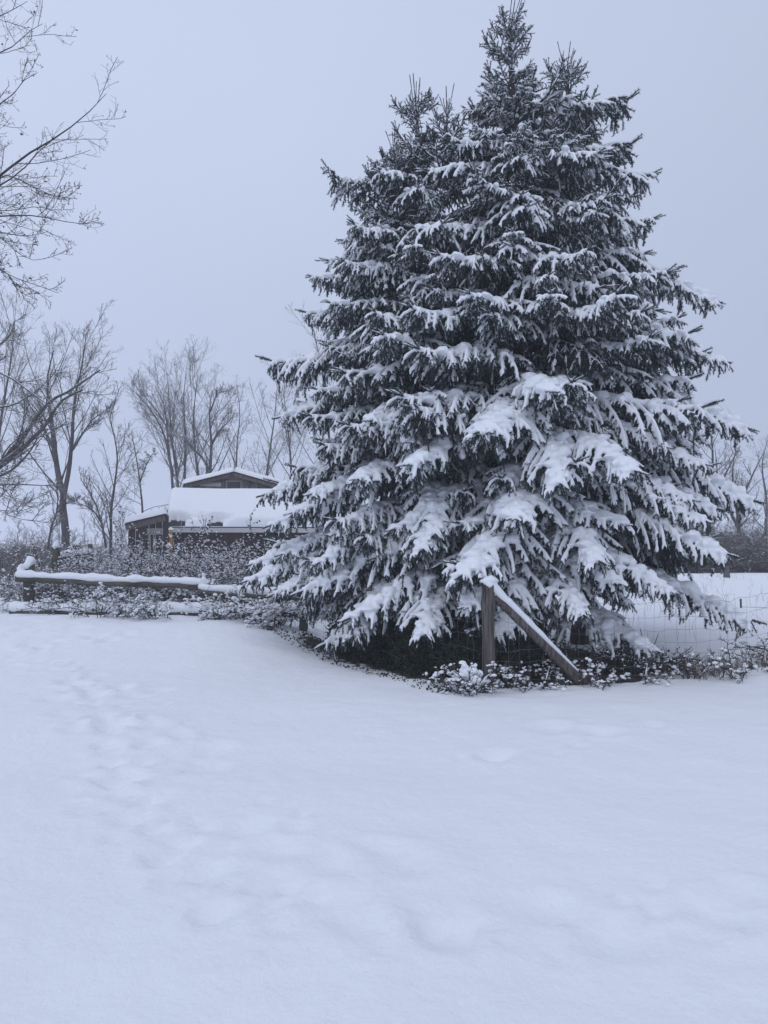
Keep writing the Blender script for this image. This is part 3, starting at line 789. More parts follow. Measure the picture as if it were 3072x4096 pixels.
for k, (q, top, Yd, lab, sp) in enumerate([
    ([(690, 2180), (690, 1950), (672, 1760), (655, 1620), (620, 1540)], 1500, 46, 'leftmost tall stem of the bare clump rising behind the sheds', 'stem'),
    ([(715, 2180), (712, 1940), (690, 1780), (676, 1600), (668, 1490)], 1480, 48, 'tall straight bare stem second from the left in the clump behind the sheds', 'stem'),
    ([(738, 2180), (738, 1920), (742, 1760), (735, 1600), (745, 1470)], 1465, 47, 'tallest middle bare stem of the clump behind the sheds', 'stem'),
    ([(805, 2180), (795, 1930), (780, 1800), (775, 1660), (790, 1500)], 1500, 45, 'bare stem leaning left above the left end of the barn gable', 'stem'),
    ([(838, 2180), (838, 1910), (845, 1780), (838, 1650), (850, 1560)], 1490, 43, 'dark thick bare trunk with arching limbs above the barn gable', 'ash'),
    ([(945, 2180), (945, 1870), (950, 1760), (960, 1650), (955, 1590)], 1580, 52, 'slim bare tree standing straight above the barn peak', 'slim'),
    ([(1050, 2180), (1060, 1950), (1080, 1800), (1100, 1650), (1110, 1530)], 1530, 48, 'spreading bare tree between barn gable and left spruce', 'ash'),
    ([(1150, 2180), (1165, 1900), (1150, 1700), (1135, 1580)], 1540, 44, 'bare tree half hidden by the left side of the spruces', 'ash'),
    ([(1330, 2180), (1320, 1800), (1290, 1500), (1250, 1300)], 1160, 42, 'tall bare tree whose thin twigs poke out beside the spruces halfway up', 'slim'),
    ([(2830, 2200), (2840, 2000), (2850, 1800), (2830, 1650)], 1600, 36, 'rounded bare tree showing right of the spruces', 'limb'),
    ([(2960, 2200), (2950, 2050), (2930, 1900), (2945, 1780)], 1720, 38, 'low spreading bare tree behind the right-hand brush', 'limb'),
    ([(3060, 2200), (3065, 2000), (3050, 1850), (3070, 1760)], 1740, 46, 'hazy bare tree cut by the right edge of the photo', 'limb'),
    ([(2740, 2200), (2745, 2000), (2760, 1850)], 1780, 40, 'bare tree seen through gaps in the lower right spruce boughs', 'limb'),
    ([(-25, 2180), (-10, 1800), (25, 1550), (50, 1400), (60, 1270)], 1260, 36, 'bare tree at the left edge with an upright brushy top', 'stem')]):
    r0 = 0.12 if k != 4 else 0.18
    stems = [(q, r0, 0.012)]
    if k == 4: stems += [([(838, 1880), (800, 1820), (770, 1790), (740, 1750), (690, 1740)], 0.08, 0.012), ([(845, 1780), (880, 1720), (910, 1690), (935, 1660)], 0.08, 0.015), ([(840, 1650), (880, 1570), (930, 1560)], 0.05, 0.012)]
    if k in (0, 1): stems += [([(q[1][0], q[1][1] - 60), (q[1][0] - 50, 1700), (q[1][0] - 120, 1600), (q[1][0] - 160, 1560)], 0.09, 0.015)]
    if k in (9, 10): stems += [([(q[1][0], q[1][1]), (q[1][0] + 60, 1900), (q[1][0] + 110, 1800)], 0.08, 0.012), ([(q[1][0], q[1][1] + 60), (q[1][0] - 70, 1950), (q[1][0] - 90, 1800)], 0.08, 0.012)]
    bare('bare_tree', q[0][0], top, Yd, lab, 30 + k, stems, spec=SPEC[sp], group='bare trees in the background')

def limb_tree(u0, Yt, label, limbs, trunk_r, spec, seed, mats, leaves, trunk_px):
    rng = np.random.default_rng(seed)
    b0 = at(u0, 2150, Yt); z0 = ghs(b0[0], Yt) - 0.05
    root = empty('bare_tree', (b0[0], Yt, z0), label, 'tree', 'bare trees reaching in from the left')
    O = np.array([b0[0], Yt, z0])
    tr = np.array([at(a, b, Yt) - O for a, b in trunk_px]); tr[0][2] = 0
    st = [tr]; rd = [[trunk_r * 1.2, trunk_r, trunk_r * 0.7]]
    for q, r0, r1, dY in limbs:
        pp = np.array([at(a, b, Yt + dY * (i / (len(q) - 1))) - O for i, (a, b) in enumerate(q)])
        st.append(pp); rd.append([r0, (r0 + r1) / 2, r1])
    tree_from(root, st, rd, spec, rng, mats, leaves, 9)
limb_tree(-260, 22, 'bare tree outside the left edge with two thick snowy limbs slanting up into view', [
    ([(-230, 2000), (0, 1860), (110, 1720), (195, 1610), (290, 1555), (400, 1480)], 0.11, 0.025, 1.5),
    ([(-200, 1990), (15, 1850), (160, 1725), (265, 1590), (330, 1560)], 0.10, 0.025, -0.5),
    ([(-150, 1950), (60, 1870), (130, 1790), (170, 1700)], 0.05, 0.012, 0.5),
    ([(-240, 1700), (-90, 1480), (20, 1500), (110, 1560), (180, 1610)], 0.05, 0.014, -1),
    ([(-230, 1850), (-80, 1640), (50, 1620), (150, 1560)], 0.07, 0.014, 1),
    ([(-220, 1900), (20, 1960), (70, 2010), (150, 2030)], 0.03, 0.008, -1),
    ([(-220, 1980), (-10, 2040), (60, 2070), (135, 2085)], 0.02, 0.006, -1),
    ([(-240, 1600), (-60, 1420), (30, 1350), (60, 1280)], 0.07, 0.014, 1)], 0.24, SPEC['limb'], 91, (M['bark'], M['twig']), 60,
    [(-260, 2200), (-255, 2000), (-245, 1700), (-250, 1400)])
limb_tree(-900, 13, 'nearer bare tree outside the upper left edge, its fine twigs holding withered leaves', [
    ([(-700, 1300), (-200, 830), (0, 705), (90, 630), (240, 540), (330, 470), (395, 410), (425, 375)], 0.05, 0.004, 0),
    ([(-700, 1300), (-200, 900), (0, 740), (80, 690), (150, 610), (200, 570)], 0.04, 0.005, 0.6),
    ([(-500, 1100), (-100, 800), (20, 700), (120, 740), (220, 785), (310, 795)], 0.02, 0.004, -0.4),
    ([(-600, 1150), (-200, 900), (0, 865), (120, 862), (210, 875), (310, 895), (400, 890)], 0.03, 0.003, -0.3),
    ([(-500, 1000), (-100, 850), (60, 840), (170, 828), (230, 850)], 0.018, 0.004, 0.5),
    ([(-600, 1150), (-200, 950), (10, 930), (100, 945), (180, 930)], 0.02, 0.004, 0.7),
    ([(-500, 1100), (-150, 900), (0, 945), (70, 1010), (130, 1040), (180, 1035)], 0.015, 0.004, -0.4),
    ([(-600, 1150), (-150, 1010), (0, 1080), (70, 1115), (160, 1145), (230, 1172)], 0.018, 0.004, 0.3),
    ([(-400, 1060), (-100, 1040), (30, 1095), (70, 1160), (150, 1200)], 0.012, 0.004, 0.4),
    ([(-600, 1000), (-300, 600), (-100, 480), (0, 415), (60, 370), (120, 300), (150, 290)], 0.03, 0.004, 0.4),
    ([(-600, 900), (-300, 330), (0, 210), (60, 180), (110, 130), (170, 95)], 0.03, 0.004, 1.5),
    ([(-600, 800), (-300, 200), (-60, 90), (40, 45), (110, 5)], 0.03, 0.004, 2)], 0.22, SPEC['near'], 92, (M['near_twig'], M['near_twig']), 900,
    [(-900, 2600), (-880, 2000), (-800, 1400), (-720, 1000)])

# far wood, one hazy mass
rng = np.random.default_rng(77); mb = MB()
xs = np.r_[rng.uniform(-95, 0, 62), rng.uniform(30, 95, 48)]; ys = rng.uniform(120, 190, len(xs)); hz = rng.uniform(2.5, 6.5, len(xs))
S = np.stack([np.stack([xs + f * rng.normal(0, .3, len(xs)), ys, hz * f], 1) for f in np.linspace(0, 1, 8)], 1)
Q = np.linspace(0.12, 0.03, 8)[None].repeat(len(xs), 0)
mb.tubes(S, Q, 4)
P1, Q1 = grow(S, Q, 10, 0.08, R(45), 0.45, 0.4, 0.1, 0.035, 6, rng); mb.tubes(P1, Q1, 3)
P2, Q2 = grow(P1, Q1, 6, 0.15, R(45), 0.55, 0.3, 0.1, 0.025, 5, rng); mb.tubes(P2, Q2, 3)
wood = obj('distant_wood', mb.mesh('distant_wood'), M['twig'], kind='stuff')
wood['label'] = 'hazy far-off wood along the horizon beyond the field'; wood['category'] = 'wood'

# ------------------------------------------------------------------ sheds
def rot_to(a, b):
    """matrix whose x axis runs from a to b (level roll)"""
    x = nrm(np.asarray(b, float) - np.asarray(a, float)); y = nrm(np.cross([0, 0, 1.0], x)) if abs(x[2]) < 0.999 else np.array([0, 1.0, 0]); z = np.cross(x, y)
    return np.stack([x, y, z], 1)
def beam(name, a, b, w, h, mat, parent, off=None, roll=None):
    """rectangular timber from a to b with bevelled edges; its mesh sits at its own origin"""
    a = np.asarray(a, float); b = np.asarray(b, float); Ln = np.linalg.norm(b - a)
    mb = MB(); c = min(w, h) * 0.12
    prof = np.array([(-w/2, -h/2 + c), (-w/2 + c, -h/2), (w/2 - c, -h/2), (w/2, -h/2 + c), (w/2, h/2 - c), (w/2 - c, h/2), (-w/2 + c, h/2), (-w/2, h/2 - c)])
    v = np.concatenate([np.c_[np.full(8, x), prof] for x in (0, Ln)]); q = [[i, (i + 1) % 8, 8 + (i + 1) % 8, 8 + i] for i in range(8)]
    mb.add(v, q); mb.e += [list(range(7, -1, -1)), list(range(8, 16))]
    o = obj(name, mb.mesh(name, False), mat, parent)
    Mx = rot_to(a, b); m4 = Matrix([list(Mx[i]) + [a[i]] for i in range(3)] + [[0, 0, 0, 1]])
    o.matrix_local = m4
    return o
def roof_snow(name, O, ax_, dn, Lx, Ls, T, parent, rng, notch=None, nx=60, ns=26, edge=0.22):
    """a blanket of snow on a roof plane: O upper left corner, ax_ along the ridge, dn down the slope"""
    ax_ = nrm(np.asarray(ax_, float)); dn = nrm(np.asarray(dn, float)); nv = nrm(np.cross(dn, ax_)); nv = nv if nv[2] > 0 else -nv
    a, b_ = np.meshgrid(np.linspace(0, 1, nx), np.linspace(0, 1, ns), indexing='ij')
    x, s = a * Lx, b_ * Ls
    d = np.minimum(np.minimum(x, Lx - x), np.minimum(s + 0.2, Ls - s))
    th = T * np.sqrt(np.clip(1 - (1 - np.clip(d / edge, 0, 1)) ** 2, 0, 1)) * (0.93 + 0.14 * vnoise(x, s, 1.1, 3.0)) + 0.012
    if notch is not None: th = th * notch(x, s) + 0.012
    bot = np.asarray(O, float) + x[..., None] * ax_ + s[..., None] * dn + nv * 0.004
    wob = 0.05 * (vnoise(x, s * 0 + 1, 1.7, 6.0) - 0.5)[..., None] * dn * b_[..., None]
    top = bot + wob + nv * th[..., None]
    v = np.concatenate([top.reshape(-1, 3), bot.reshape(-1, 3)]); ii_ = np.arange(nx * ns).reshape(nx, ns); n = nx * ns
    q = [np.stack([ii_[:-1, :-1], ii_[1:, :-1], ii_[1:, 1:], ii_[:-1, 1:]], -1).reshape(-1, 4)]
    if notch is not None: q[0] = q[0][notch(x, s).ravel()[q[0]].max(1) > 0.10]
    q.append(q[0][:, ::-1] + n)
    for e in (ii_[:, 0], ii_[:, -1], ii_[0], ii_[-1]): q.append(np.stack([e[:-1], e[1:], e[1:] + n, e[:-1] + n], 1))
    return obj(name, mesh_from(name, v, np.concatenate(q)), M['snow_fine'], parent)
def slab(name, c4, t, mat, parent):
    """a plate on four corners, t thick downwards"""
    c4 = np.asarray(c4, float); nv = nrm(np.cross(c4[1] - c4[0], c4[3] - c4[0])); nv = nv if nv[2] > 0 else -nv
    v = np.concatenate([c4, c4 - nv * t]); q = [[0, 1, 2, 3], [7, 6, 5, 4], [0, 4, 5, 1], [1, 5, 6, 2], [2, 6, 7, 3], [3, 7, 4, 0]]
    return obj(name, mesh_from(name, v, q, smooth=False), mat, parent)
def plank_wall(parent, a, b, zbot, ztop, w, mat, rng, out, t=0.022, skip=None):
    """vertical boards between plan points a and b; ztop(f) gives the top; out is the outward normal"""
    a = np.asarray(a, float); b = np.asarray(b, float); Ln = np.linalg.norm(b - a); n = max(1, int(round(Ln / w))); d = (b - a) / Ln
    for i in range(n):
        f0, f1 = i / n + 0.004 / Ln, (i + 1) / n - 0.004 / Ln
        if skip is not None and skip((f0 + f1) / 2): continue
        off = np.asarray(out, float) * (0.004 * rng.random()); p0, p1 = a + d * Ln * f0 + off, a + d * Ln * f1 + off; q0, q1 = p0 + np.asarray(out) * t, p1 + np.asarray(out) * t
        z0_, z1_ = ztop(f0), ztop(f1)
        v = [(*p0, zbot), (*p1, zbot), (*p1, z1_), (*p0, z0_), (*q0, zbot), (*q1, zbot), (*q1, z1_), (*q0, z0_)]
        obj('board', mesh_from('board', v, [[0, 1, 2, 3], [7, 6, 5, 4], [0, 4, 5, 1], [1, 5, 6, 2], [2, 6, 7, 3], [3, 7, 4, 0]], smooth=False), mat, parent)

rng = np.random.default_rng(5)
# front shed: ridge across the view, snow roof slope facing the camera
fe_l = at(668, 2105, 26.4); fr_l = at(655, 1985, 28.9)
fx0, fx1 = fe_l[0], at(1290, 2105, 26.4)[0]
ze, zr = fe_l[2], fr_l[2]
ye, yr = 26.4, 28.9
shed = empty('shed', (fx0, ye, 0), 'front shed with a broad snow-covered roof slope and pale eaves board', 'shed', None, R(13))
so = np.array(shed.location)
L3 = lambda x, y, z: np.array([x, y, z]) - so
slab('roof', [L3(fx0, ye - 0.12, ze), L3(fx1, ye - 0.12, ze), L3(fx1, yr, zr), L3(fx0, yr, zr)], 0.06, M['shingle'], shed)
slab('roof', [L3(fx0, yr + 0.02, zr), L3(fx1, yr + 0.02, zr), L3(fx1, yr + 2.6, ze), L3(fx0, yr + 2.6, ze)], 0.06, M['shingle'], shed)
dnv = np.array([0, ye - 0.12 - yr, ze - zr])
def notch_f(x, s):
    k = 1.0
    for cx, wx, dep in ((0.40, 0.42, 0.42), (1.62, 0.48, 0.36), (0.08, 0.3, 0.3)):
        k = k * (1 - np.clip(1.3 * np.exp(-((x - cx) / wx) ** 2) * sstep(np.linalg.norm(dnv) - dep - 0.12, np.linalg.norm(dnv) - dep + 0.1, s + 0.30 * (vnoise(x, s, 5, 2) - 0.5) + 0.14 * (vnoise(x, s, 13, 4) - 0.5)), 0, 1))
    return k
roof_snow('roof_snow', L3(fx0 - 0.03, yr + 0.05, zr + 0.02), (1, 0, 0), dnv, fx1 - fx0, np.linalg.norm(dnv) + 0.1, 0.30, shed, rng, notch_f, 110, 44)
beam('eaves_board', L3(fx0, ye - 0.13, ze - 0.13), L3(fx1, ye - 0.13, ze - 0.13), 0.03, 0.16, M['metal_fascia'], shed)
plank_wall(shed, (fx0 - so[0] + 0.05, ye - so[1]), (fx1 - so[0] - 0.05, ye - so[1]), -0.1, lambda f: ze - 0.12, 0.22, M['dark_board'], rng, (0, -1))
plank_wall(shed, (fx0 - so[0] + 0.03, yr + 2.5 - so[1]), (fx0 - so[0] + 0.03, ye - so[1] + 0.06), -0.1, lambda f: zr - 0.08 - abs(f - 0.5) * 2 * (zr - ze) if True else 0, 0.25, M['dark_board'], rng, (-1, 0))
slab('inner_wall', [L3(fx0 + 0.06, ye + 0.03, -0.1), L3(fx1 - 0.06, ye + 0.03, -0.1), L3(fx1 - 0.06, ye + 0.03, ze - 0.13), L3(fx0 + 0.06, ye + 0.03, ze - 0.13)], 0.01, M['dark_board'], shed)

# lean-to on its left
lx1, lx0 = fx0 - 0.02, at(512, 2080, 26.0)[0]
zl1, zl0 = at(655, 2056, 26.0)[2], at(512, 2092, 26.0)[2]
lean = empty('lean_to', (fx0, ye, 0), 'low dark lean-to with a sloping snowy roof at the left end of the front shed', 'shed', None, R(13))
lo = np.array(lean.location); L4 = lambda x, y, z: np.array([x, y, z]) - lo
slab('roof', [L4(lx0 - 0.12, 25.9, zl0 - 0.03), L4(lx1, 25.9, zl1), L4(lx1, 28.6, zl1), L4(lx0 - 0.12, 28.6, zl0 - 0.03)], 0.04, M['shingle'], lean)
roof_snow('roof_snow', L4(lx1, 25.85, zl1 + 0.01), (0, 1, 0), (lx0 - 0.15 - lx1, 0, zl0 - zl1 - 0.03), 2.7, math.hypot(lx1 - lx0 + 0.15, zl1 - zl0), 0.20, lean, rng, None, 40, 24, 0.16)
beam('barge_board', L4(lx0 - 0.1, 25.93, zl0 - 0.16), L4(lx1 - 0.02, 25.93, zl1 - 0.13), 0.035, 0.20, M['barn_board'], lean)
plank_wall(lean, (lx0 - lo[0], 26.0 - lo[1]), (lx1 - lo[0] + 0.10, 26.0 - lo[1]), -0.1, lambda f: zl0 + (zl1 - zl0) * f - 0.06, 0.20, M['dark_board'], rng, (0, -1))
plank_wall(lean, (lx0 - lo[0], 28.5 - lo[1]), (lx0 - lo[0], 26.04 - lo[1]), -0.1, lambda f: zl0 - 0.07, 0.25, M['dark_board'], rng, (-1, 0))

# barn behind: gable end with a shallow upper roof, steep lower roof
by = 33.0
bp_ = at(940, 1893, by); bl = at(742, 1942, by); br = at(1125, 1945, by)
barn = empty('barn', (bp_[0], by + 2, 0), 'weathered wooden barn gable with a small window showing above the front shed roof', 'barn')
bo = np.array(barn.location); L5 = lambda x, y, z: np.array([x, y, z]) - bo
low_l = np.array([bl[0] - 0.75, by, 2.0]); low_r = np.array([br[0] + 0.75, by, 2.0])
pts = [low_l, bl, bp_, br, low_r]
for i in range(4):
    p, q = pts[i], pts[i + 1]; up_ = 0.05
    a, b = (p, q)
    slab('roof', [L5(a[0], by - 0.25, a[2] + up_), L5(b[0], by - 0.25, b[2] + up_), L5(b[0], by + 6, b[2] + up_), L5(a[0], by + 6, a[2] + up_)], 0.05, M['shingle'], barn)
    hi, lo_ = (q, p) if q[2] > p[2] else (p, q)
    roof_snow('roof_snow', L5(hi[0], by - 0.3, hi[2] + 0.05), (0, 1, 0), (lo_[0] - hi[0], 0, lo_[2] - hi[2]), 6.2, math.hypot(hi[0] - lo_[0], hi[2] - lo_[2]) + 0.12, 0.20 if i in (1, 2) else 0.10, barn, rng, None, 30, 26, 0.2)
    beam('barge_board', L5(p[0], by - 0.22, p[2] - 0.06), L5(q[0], by - 0.22, q[2] - 0.06), 0.04, 0.17, M['barn_board'], barn)
def gable_top(f):
    x = low_l[0] + (low_r[0] - low_l[0]) * f; return float(np.interp(x, [p[0] for p in pts], [p[2] for p in pts])) - 0.02
plank_wall(barn, (low_l[0] - bo[0], by - bo[1]), (low_r[0] - bo[0], by - bo[1]), 0.0, gable_top, 0.2, M['barn_board'], rng, (0, -1))
wx, wz = at(937, 1940, by)[0], at(937, 1946, by)[2]
win = obj('window', None, None, barn, L5(wx, by - 0.05, wz))
win = win
gl = MB(); gl.box((0, -0.01, 0), (0.56, 0.02, 0.40)); obj('pane', gl.mesh('pane', False), M['glass'], win)
fr = MB()
for c, d in (((0, -0.02, 0.225), (0.70, 0.04, 0.05)), ((0, -0.02, -0.225), (0.70, 0.04, 0.05)), ((-0.31, -0.02, 0), (0.06, 0.038, 0.40)), ((0.31, -0.02, 0), (0.06, 0.038, 0.40))): fr.box(c, d)
obj('frame', fr.mesh('frame', False), M['trim'], win)
beam('trim_board', L5(wx - 0.55, by - 0.05, wz + 0.36), L5(wx + 0.5, by - 0.05, wz + 0.36), 0.03, 0.12, M['trim'], barn)
beam('trim_board', L5(wx - 1.45, by - 0.05, wz + 0.10), L5(wx - 0.55, by - 0.05, wz + 0.08), 0.03, 0.17, M['metal_fascia'], barn)

# framed sign board on poles, its painted letters worn beyond reading
sg = at(620, 2126, 25.0)
sign = empty('sign_board', (sg[0], 25.0, ghs(sg[0], 25.0)), 'small framed wooden sign with worn pale lettering in front of the lean-to', 'sign')
so_ = np.array(sign.location); h0 = sg[2] - so_[2]; sw, sh = 0.50, 0.19
q = MB(); q.box((0, 0, h0), (sw, 0.02, sh)); obj('board', q.mesh('board', False), M['sign_board'], sign)
for nm, c, d in (('frame', (0, -0.012, h0 + sh / 2 - 0.016), (sw + 0.02, 0.03, 0.034)), ('frame', (0, -0.012, h0 - sh / 2 + 0.014), (sw + 0.02, 0.03, 0.028)), ('frame', (-sw / 2 + 0.01, -0.011, h0), (0.022, 0.028, sh - 0.064)), ('frame', (sw / 2 - 0.01, -0.011, h0), (0.03, 0.028, sh - 0.064))):
    q = MB(); q.box((0, 0, 0), d); obj(nm, q.mesh(nm, False), M['sign_frame'], sign, c)
q = MB(); xx = -0.205
for wd, kind in ((0.03, 'I'), (0.04, 'E'), (0.04, 'T'), (0.03, 'I'), (0.045, 'N'), (0.04, 'E'), (0.045, 'R'), (0.035, 'T'), (0.04, 'Y')):
    st_ = {'I': [(0, 0, .012, .09)], 'E': [(-.012, 0, .011, .09), (.004, .04, .025, .011), (.002, 0, .02, .011), (.004, -.04, .025, .011)], 'T': [(0, 0, .011, .088), (0, .04, .036, .011)],
           'N': [(-.015, 0, .011, .09), (.015, 0, .011, .09), (0, .01, .014, .04)], 'R': [(-.013, 0, .011, .09), (.003, .04, .025, .011), (.014, .022, .010, .034), (.003, .0, .025, .011), (.012, -.025, .012, .04)], 'Y': [(0, -.02, .011, .05), (-.012, .025, .011, .045), (.012, .025, .011, .045)]}[kind]
    for cx, cz, w_, h_ in st_:
        if rng.random() < 0.82: q.box((xx + cx, -0.0125, h0 + cz * 0.95 - 0.004), (w_, 0.003, h_))
    xx += wd + 0.008
obj('lettering', q.mesh('lettering', False), M['sign_paint'], sign)
for sx in (-0.16, -0.04):
    q = MB(); q.tubes(np.array([[sx, 0.03, -0.05], [sx + 0.01, 0.03, h0 * 0.5], [sx + rng.normal() * 0.02, 0.03, h0 - 0.05]]), [0.022, 0.02, 0.018], 7, caps=True); obj('pole', q.mesh('pole'), M['sign_frame'], sign)
# yellow painted post
yp = at(684, 2140, 25.2)
yel = empty('yellow_post', (yp[0], 25.2, ghs(yp[0], 25.2)), 'yellow painted post capped with snow beside the sign board', 'post')
zy = at(684, 2118, 25.2)[2] - yel.location[2]
q = MB(); q.tubes(np.array([[0, 0, -0.05], [0.01, 0, zy * 0.5], [0, 0, zy]]), [0.05, 0.05, 0.045], 8, caps=True); obj('shaft', q.mesh('shaft'), M['yellow_paint'], yel)
q = MB(); q.blobs([(0, 0, zy + 0.02), (0.0, -0.04, zy - 0.22), (-0.05, -0.02, zy - 0.5)], [0.075, 0.06, 0.08], 0.9); obj('snow_cap', remeshed('snow_cap', q, 0.012, 2), M['snow'], yel)

# ------------------------------------------------------------------ fences
def snow_on_line(name, C, r, parent, rng, lift=0.6, sag=0.35, voxel=0.018, extra=None, mat='snow', off=(0, 0)):
    C = resample(np.asarray(C, float), max(6, int(np.linalg.norm(C[-1] - C[0]) / 0.09)))
    rr = r * (1 + sag * (vnoise(np.arange(len(C)) * 0.35, np.zeros(len(C)), 1, rng.random() * 50) - 0.5) * 1.3 + 0.25 * (rng.random(len(C)) - 0.5))
    rr[0] *= 0.8; rr[-1] *= 0.8
    P = C + np.c_[np.full(len(C), off[0]), np.full(len(C), off[1]), rr * lift]
    sb = MB(); sb.tubes(P, rr, 10, caps=True)
    if extra is not None: sb.blobs(extra[0], extra[1], extra[2] if len(extra) > 2 else 0.9)
    return obj(name, remeshed(name, sb, voxel, 2), M[mat], parent)
def rough_post(name, h, r, mat, parent, loc, seed, sides=14, square=False, lean=(0, 0)):
    rg = np.random.default_rng(seed); n = 12
    z = np.linspace(-0.15, h, n); P = np.c_[lean[0] * z / h, lean[1] * z / h, z]
    mb = MB(); mb.tubes(P, np.full(n, r) * (1 + 0.05 * rg.normal(size=n)), sides, caps=True)
    v = mb.v[0].reshape(n, sides, 3); a = np.arange(sides) / sides * 6.283
    g = 1 + 0.06 * np.sin(a * 3 + rg.random() * 6) + 0.05 * np.sin(a * 5 + 2) + 0.03 * rg.normal(size=sides)
    if sides > 20: g = g - 0.20 * (rg.random(sides) < 0.16)      # drying cracks
    if square: g = g * np.clip(1 / np.maximum(np.abs(np.cos(a)), np.abs(np.sin(a))), 1, 1.3)
    v[:, :, :2] = P[:, None, :2] + (v[:, :, :2] - P[:, None, :2]) * g[None, :, None]
    v[-1, :, 2] += 0.012 * rg.normal(size=sides)
    mb.v[0] = v.reshape(-1, 3)
    return obj(name, mb.mesh(name), mat, parent, loc)

# corner post with its brace
rng = np.random.default_rng(8)
cz = ghs(*CORNER)
corner = empty('corner_post', (CORNER[0] + 0.06, CORNER[1], cz), 'grey weathered corner fence post with a slanting brace and thick snow cap', 'fence post')
ph_ = at(1925, 2338, 8.55)[2] - cz
rough_post('post', ph_, 0.070, M['post_wood'], corner, (0, 0, 0), 3, 40)
rd = RIGHT_END - CORNER; rd = rd / np.linalg.norm(rd)
bx1 = np.array([1.22 * rd[0], 1.22 * rd[1], -0.06]); bx0 = np.array([0.07 * rd[0], 0.07 * rd[1] + 0.01, ph_ - 0.12])
q = MB(); C = resample(np.array([bx0, (bx0 + bx1) / 2 + [0, 0, 0.005], bx1]), 12); q.tubes(C, 0.055 * (1 + 0.06 * rng.normal(size=12)), 30, caps=True)
v_ = q.v[0].reshape(12, 30, 3); gg = 1 + 0.05 * rng.normal(size=30) - 0.18 * (rng.random(30) < 0.15); q.v[0] = (C[:, None] + (v_ - C[:, None]) * gg[None, :, None]).reshape(-1, 3)
obj('brace', q.mesh('brace'), M['post_wood'], corner)
sb = MB()
sb.blobs([(-0.02, 0, ph_ + 0.035), (0.03, 0.0, ph_ + 0.045), (0.0, -0.02, ph_ + 0.01), (0.0, 0.03, ph_ + 0.01)], [0.085, 0.085, 0.075, 0.075], 0.8)
t = np.linspace(0, 1, 9); line = np.array([0.0, 0, ph_ + 0.02]) + t[:, None] * (bx0 + (bx1 - bx0) * 0.16 + np.array([0, 0, 0.06]) - np.array([0.0, 0, ph_ + 0.02]))
sb.tubes(line, np.linspace(0.07, 0.05, 9), 10, caps=True)
line = bx0 + (bx1 - bx0) * np.linspace(0.10, 0.86, 26)[:, None] + np.array([0.035, 0.0, 0.046])
sb.tubes(line, np.linspace(0.052, 0.020, 26) * (1 + 0.22 * (rng.random(26) - 0.5)), 9, caps=True)
obj('snow_cap', remeshed('snow_cap', sb, 0.011, 3), M['snow'], corner)

def wire_fence(a, b, label, seed, n_stay, end_post=None):
    rg = np.random.default_rng(seed)
    f = empty('wire_fence', (a[0], a[1], 0), label, 'fence')
    d = np.array(b) - np.array(a); Ln = np.linalg.norm(d)
    hts = [0.06, 0.16, 0.28, 0.41, 0.56, 0.72, 0.89]
    t = np.linspace(0, 1, 40); gx_ = a[0] + d[0] * t; gy_ = a[1] + d[1] * t; gz_ = gh(gx_, gy_, False)
    gz_ = np.maximum(gz_, -0.06)
    for h in hts:
        w = np.c_[d[0] * t, d[1] * t, gz_ + h + 0.010 * np.sin(t * 40 + rg.random() * 6) + 0.008 * rg.normal(size=40)]
        q = MB(); q.tubes(w, np.full(40, 0.0016), 4); obj('horizontal_wire', q.mesh('horizontal_wire'), M['wire'], f)
    for i in range(n_stay):
        tt = (i + 0.5) / n_stay; g = float(np.interp(tt, t, gz_)); x0 = rg.normal() * 0.012
        zz = np.linspace(0.03, 0.895, 8); w = np.c_[d[0] * tt + x0 + 0.006 * rg.normal(size=8), d[1] * tt + 0.004 * rg.normal(size=8), g + zz]
        q = MB(); q.tubes(w, np.full(8, 0.0014), 3); obj('stay_wire', q.mesh('stay_wire'), M['wire'], f)
    return f
RF_END = CORNER + (RIGHT_END - CORNER) * 0.78
wire_fence(CORNER + rd * 0.08, RF_END, 'square-mesh wire fence running right from the braced corner post', 1, 34)
ld = (LEFT_END - CORNER) / np.linalg.norm(LEFT_END - CORNER)
wire_fence(CORNER + ld * 0.09, LEFT_END, 'wire fence in the shade of the spruces running back-left from the corner post', 2, 32)

# snowy two-rail timber fence on the left
rf = empty('rail_fence', at(600, 2480, 13.4) * np.array([1, 1, 0]), 'timber two-rail fence under thick snow in front of the bramble garden', 'fence')
ro = np.array(rf.location)
rp0, rp1, rp2 = at(108, 2300, 14.0), at(815, 2340, 13.3), at(1215, 2380, 12.85)
rg = np.random.default_rng(12)
for p, top_v, r in ((rp0, 2262, 0.085), (rp1, 2335, 0.065), (rp2, 2370, 0.07)):
    g = ghs(p[0], p[1]); zt = at(0, top_v, p[1])[2]
    rough_post('post', zt - g, r, M['rail_wood'], rf, np.array([p[0], p[1] + (0.10 if p is rp0 else 0.0), g]) - ro, int(p[0] * 10) % 97, 12, True)
def rail(a, b, w, h, sag, nm='rail'):
    t = np.linspace(0, 1, 14); C = a + (b - a) * t[:, None]; C[:, 2] -= sag * 4 * t * (1 - t); C[:, 2] += 0.006 * rg.normal(size=14)
    mb = MB(); mb.tubes(C - ro, np.full(14, 0.5), 8, caps=True, rot=R(22.5)); v = mb.v[0].reshape(14, 8, 3); c = C - ro
    o_ = v - c[:, None]; o_[:, :, 2] *= h; o_[:, :, :2] *= w; o_ *= (1 + 0.08 * rg.normal(size=(14, 8, 1))); mb.v[0] = (c[:, None] + o_).reshape(-1, 3)
    obj(nm, mb.mesh(nm), M['rail_wood'], rf); return C
ra, rb = at(66, 2316, 13.95), at(838, 2346, 13.25)
C1 = rail(ra, rb, 0.12, 0.10, 0.01)
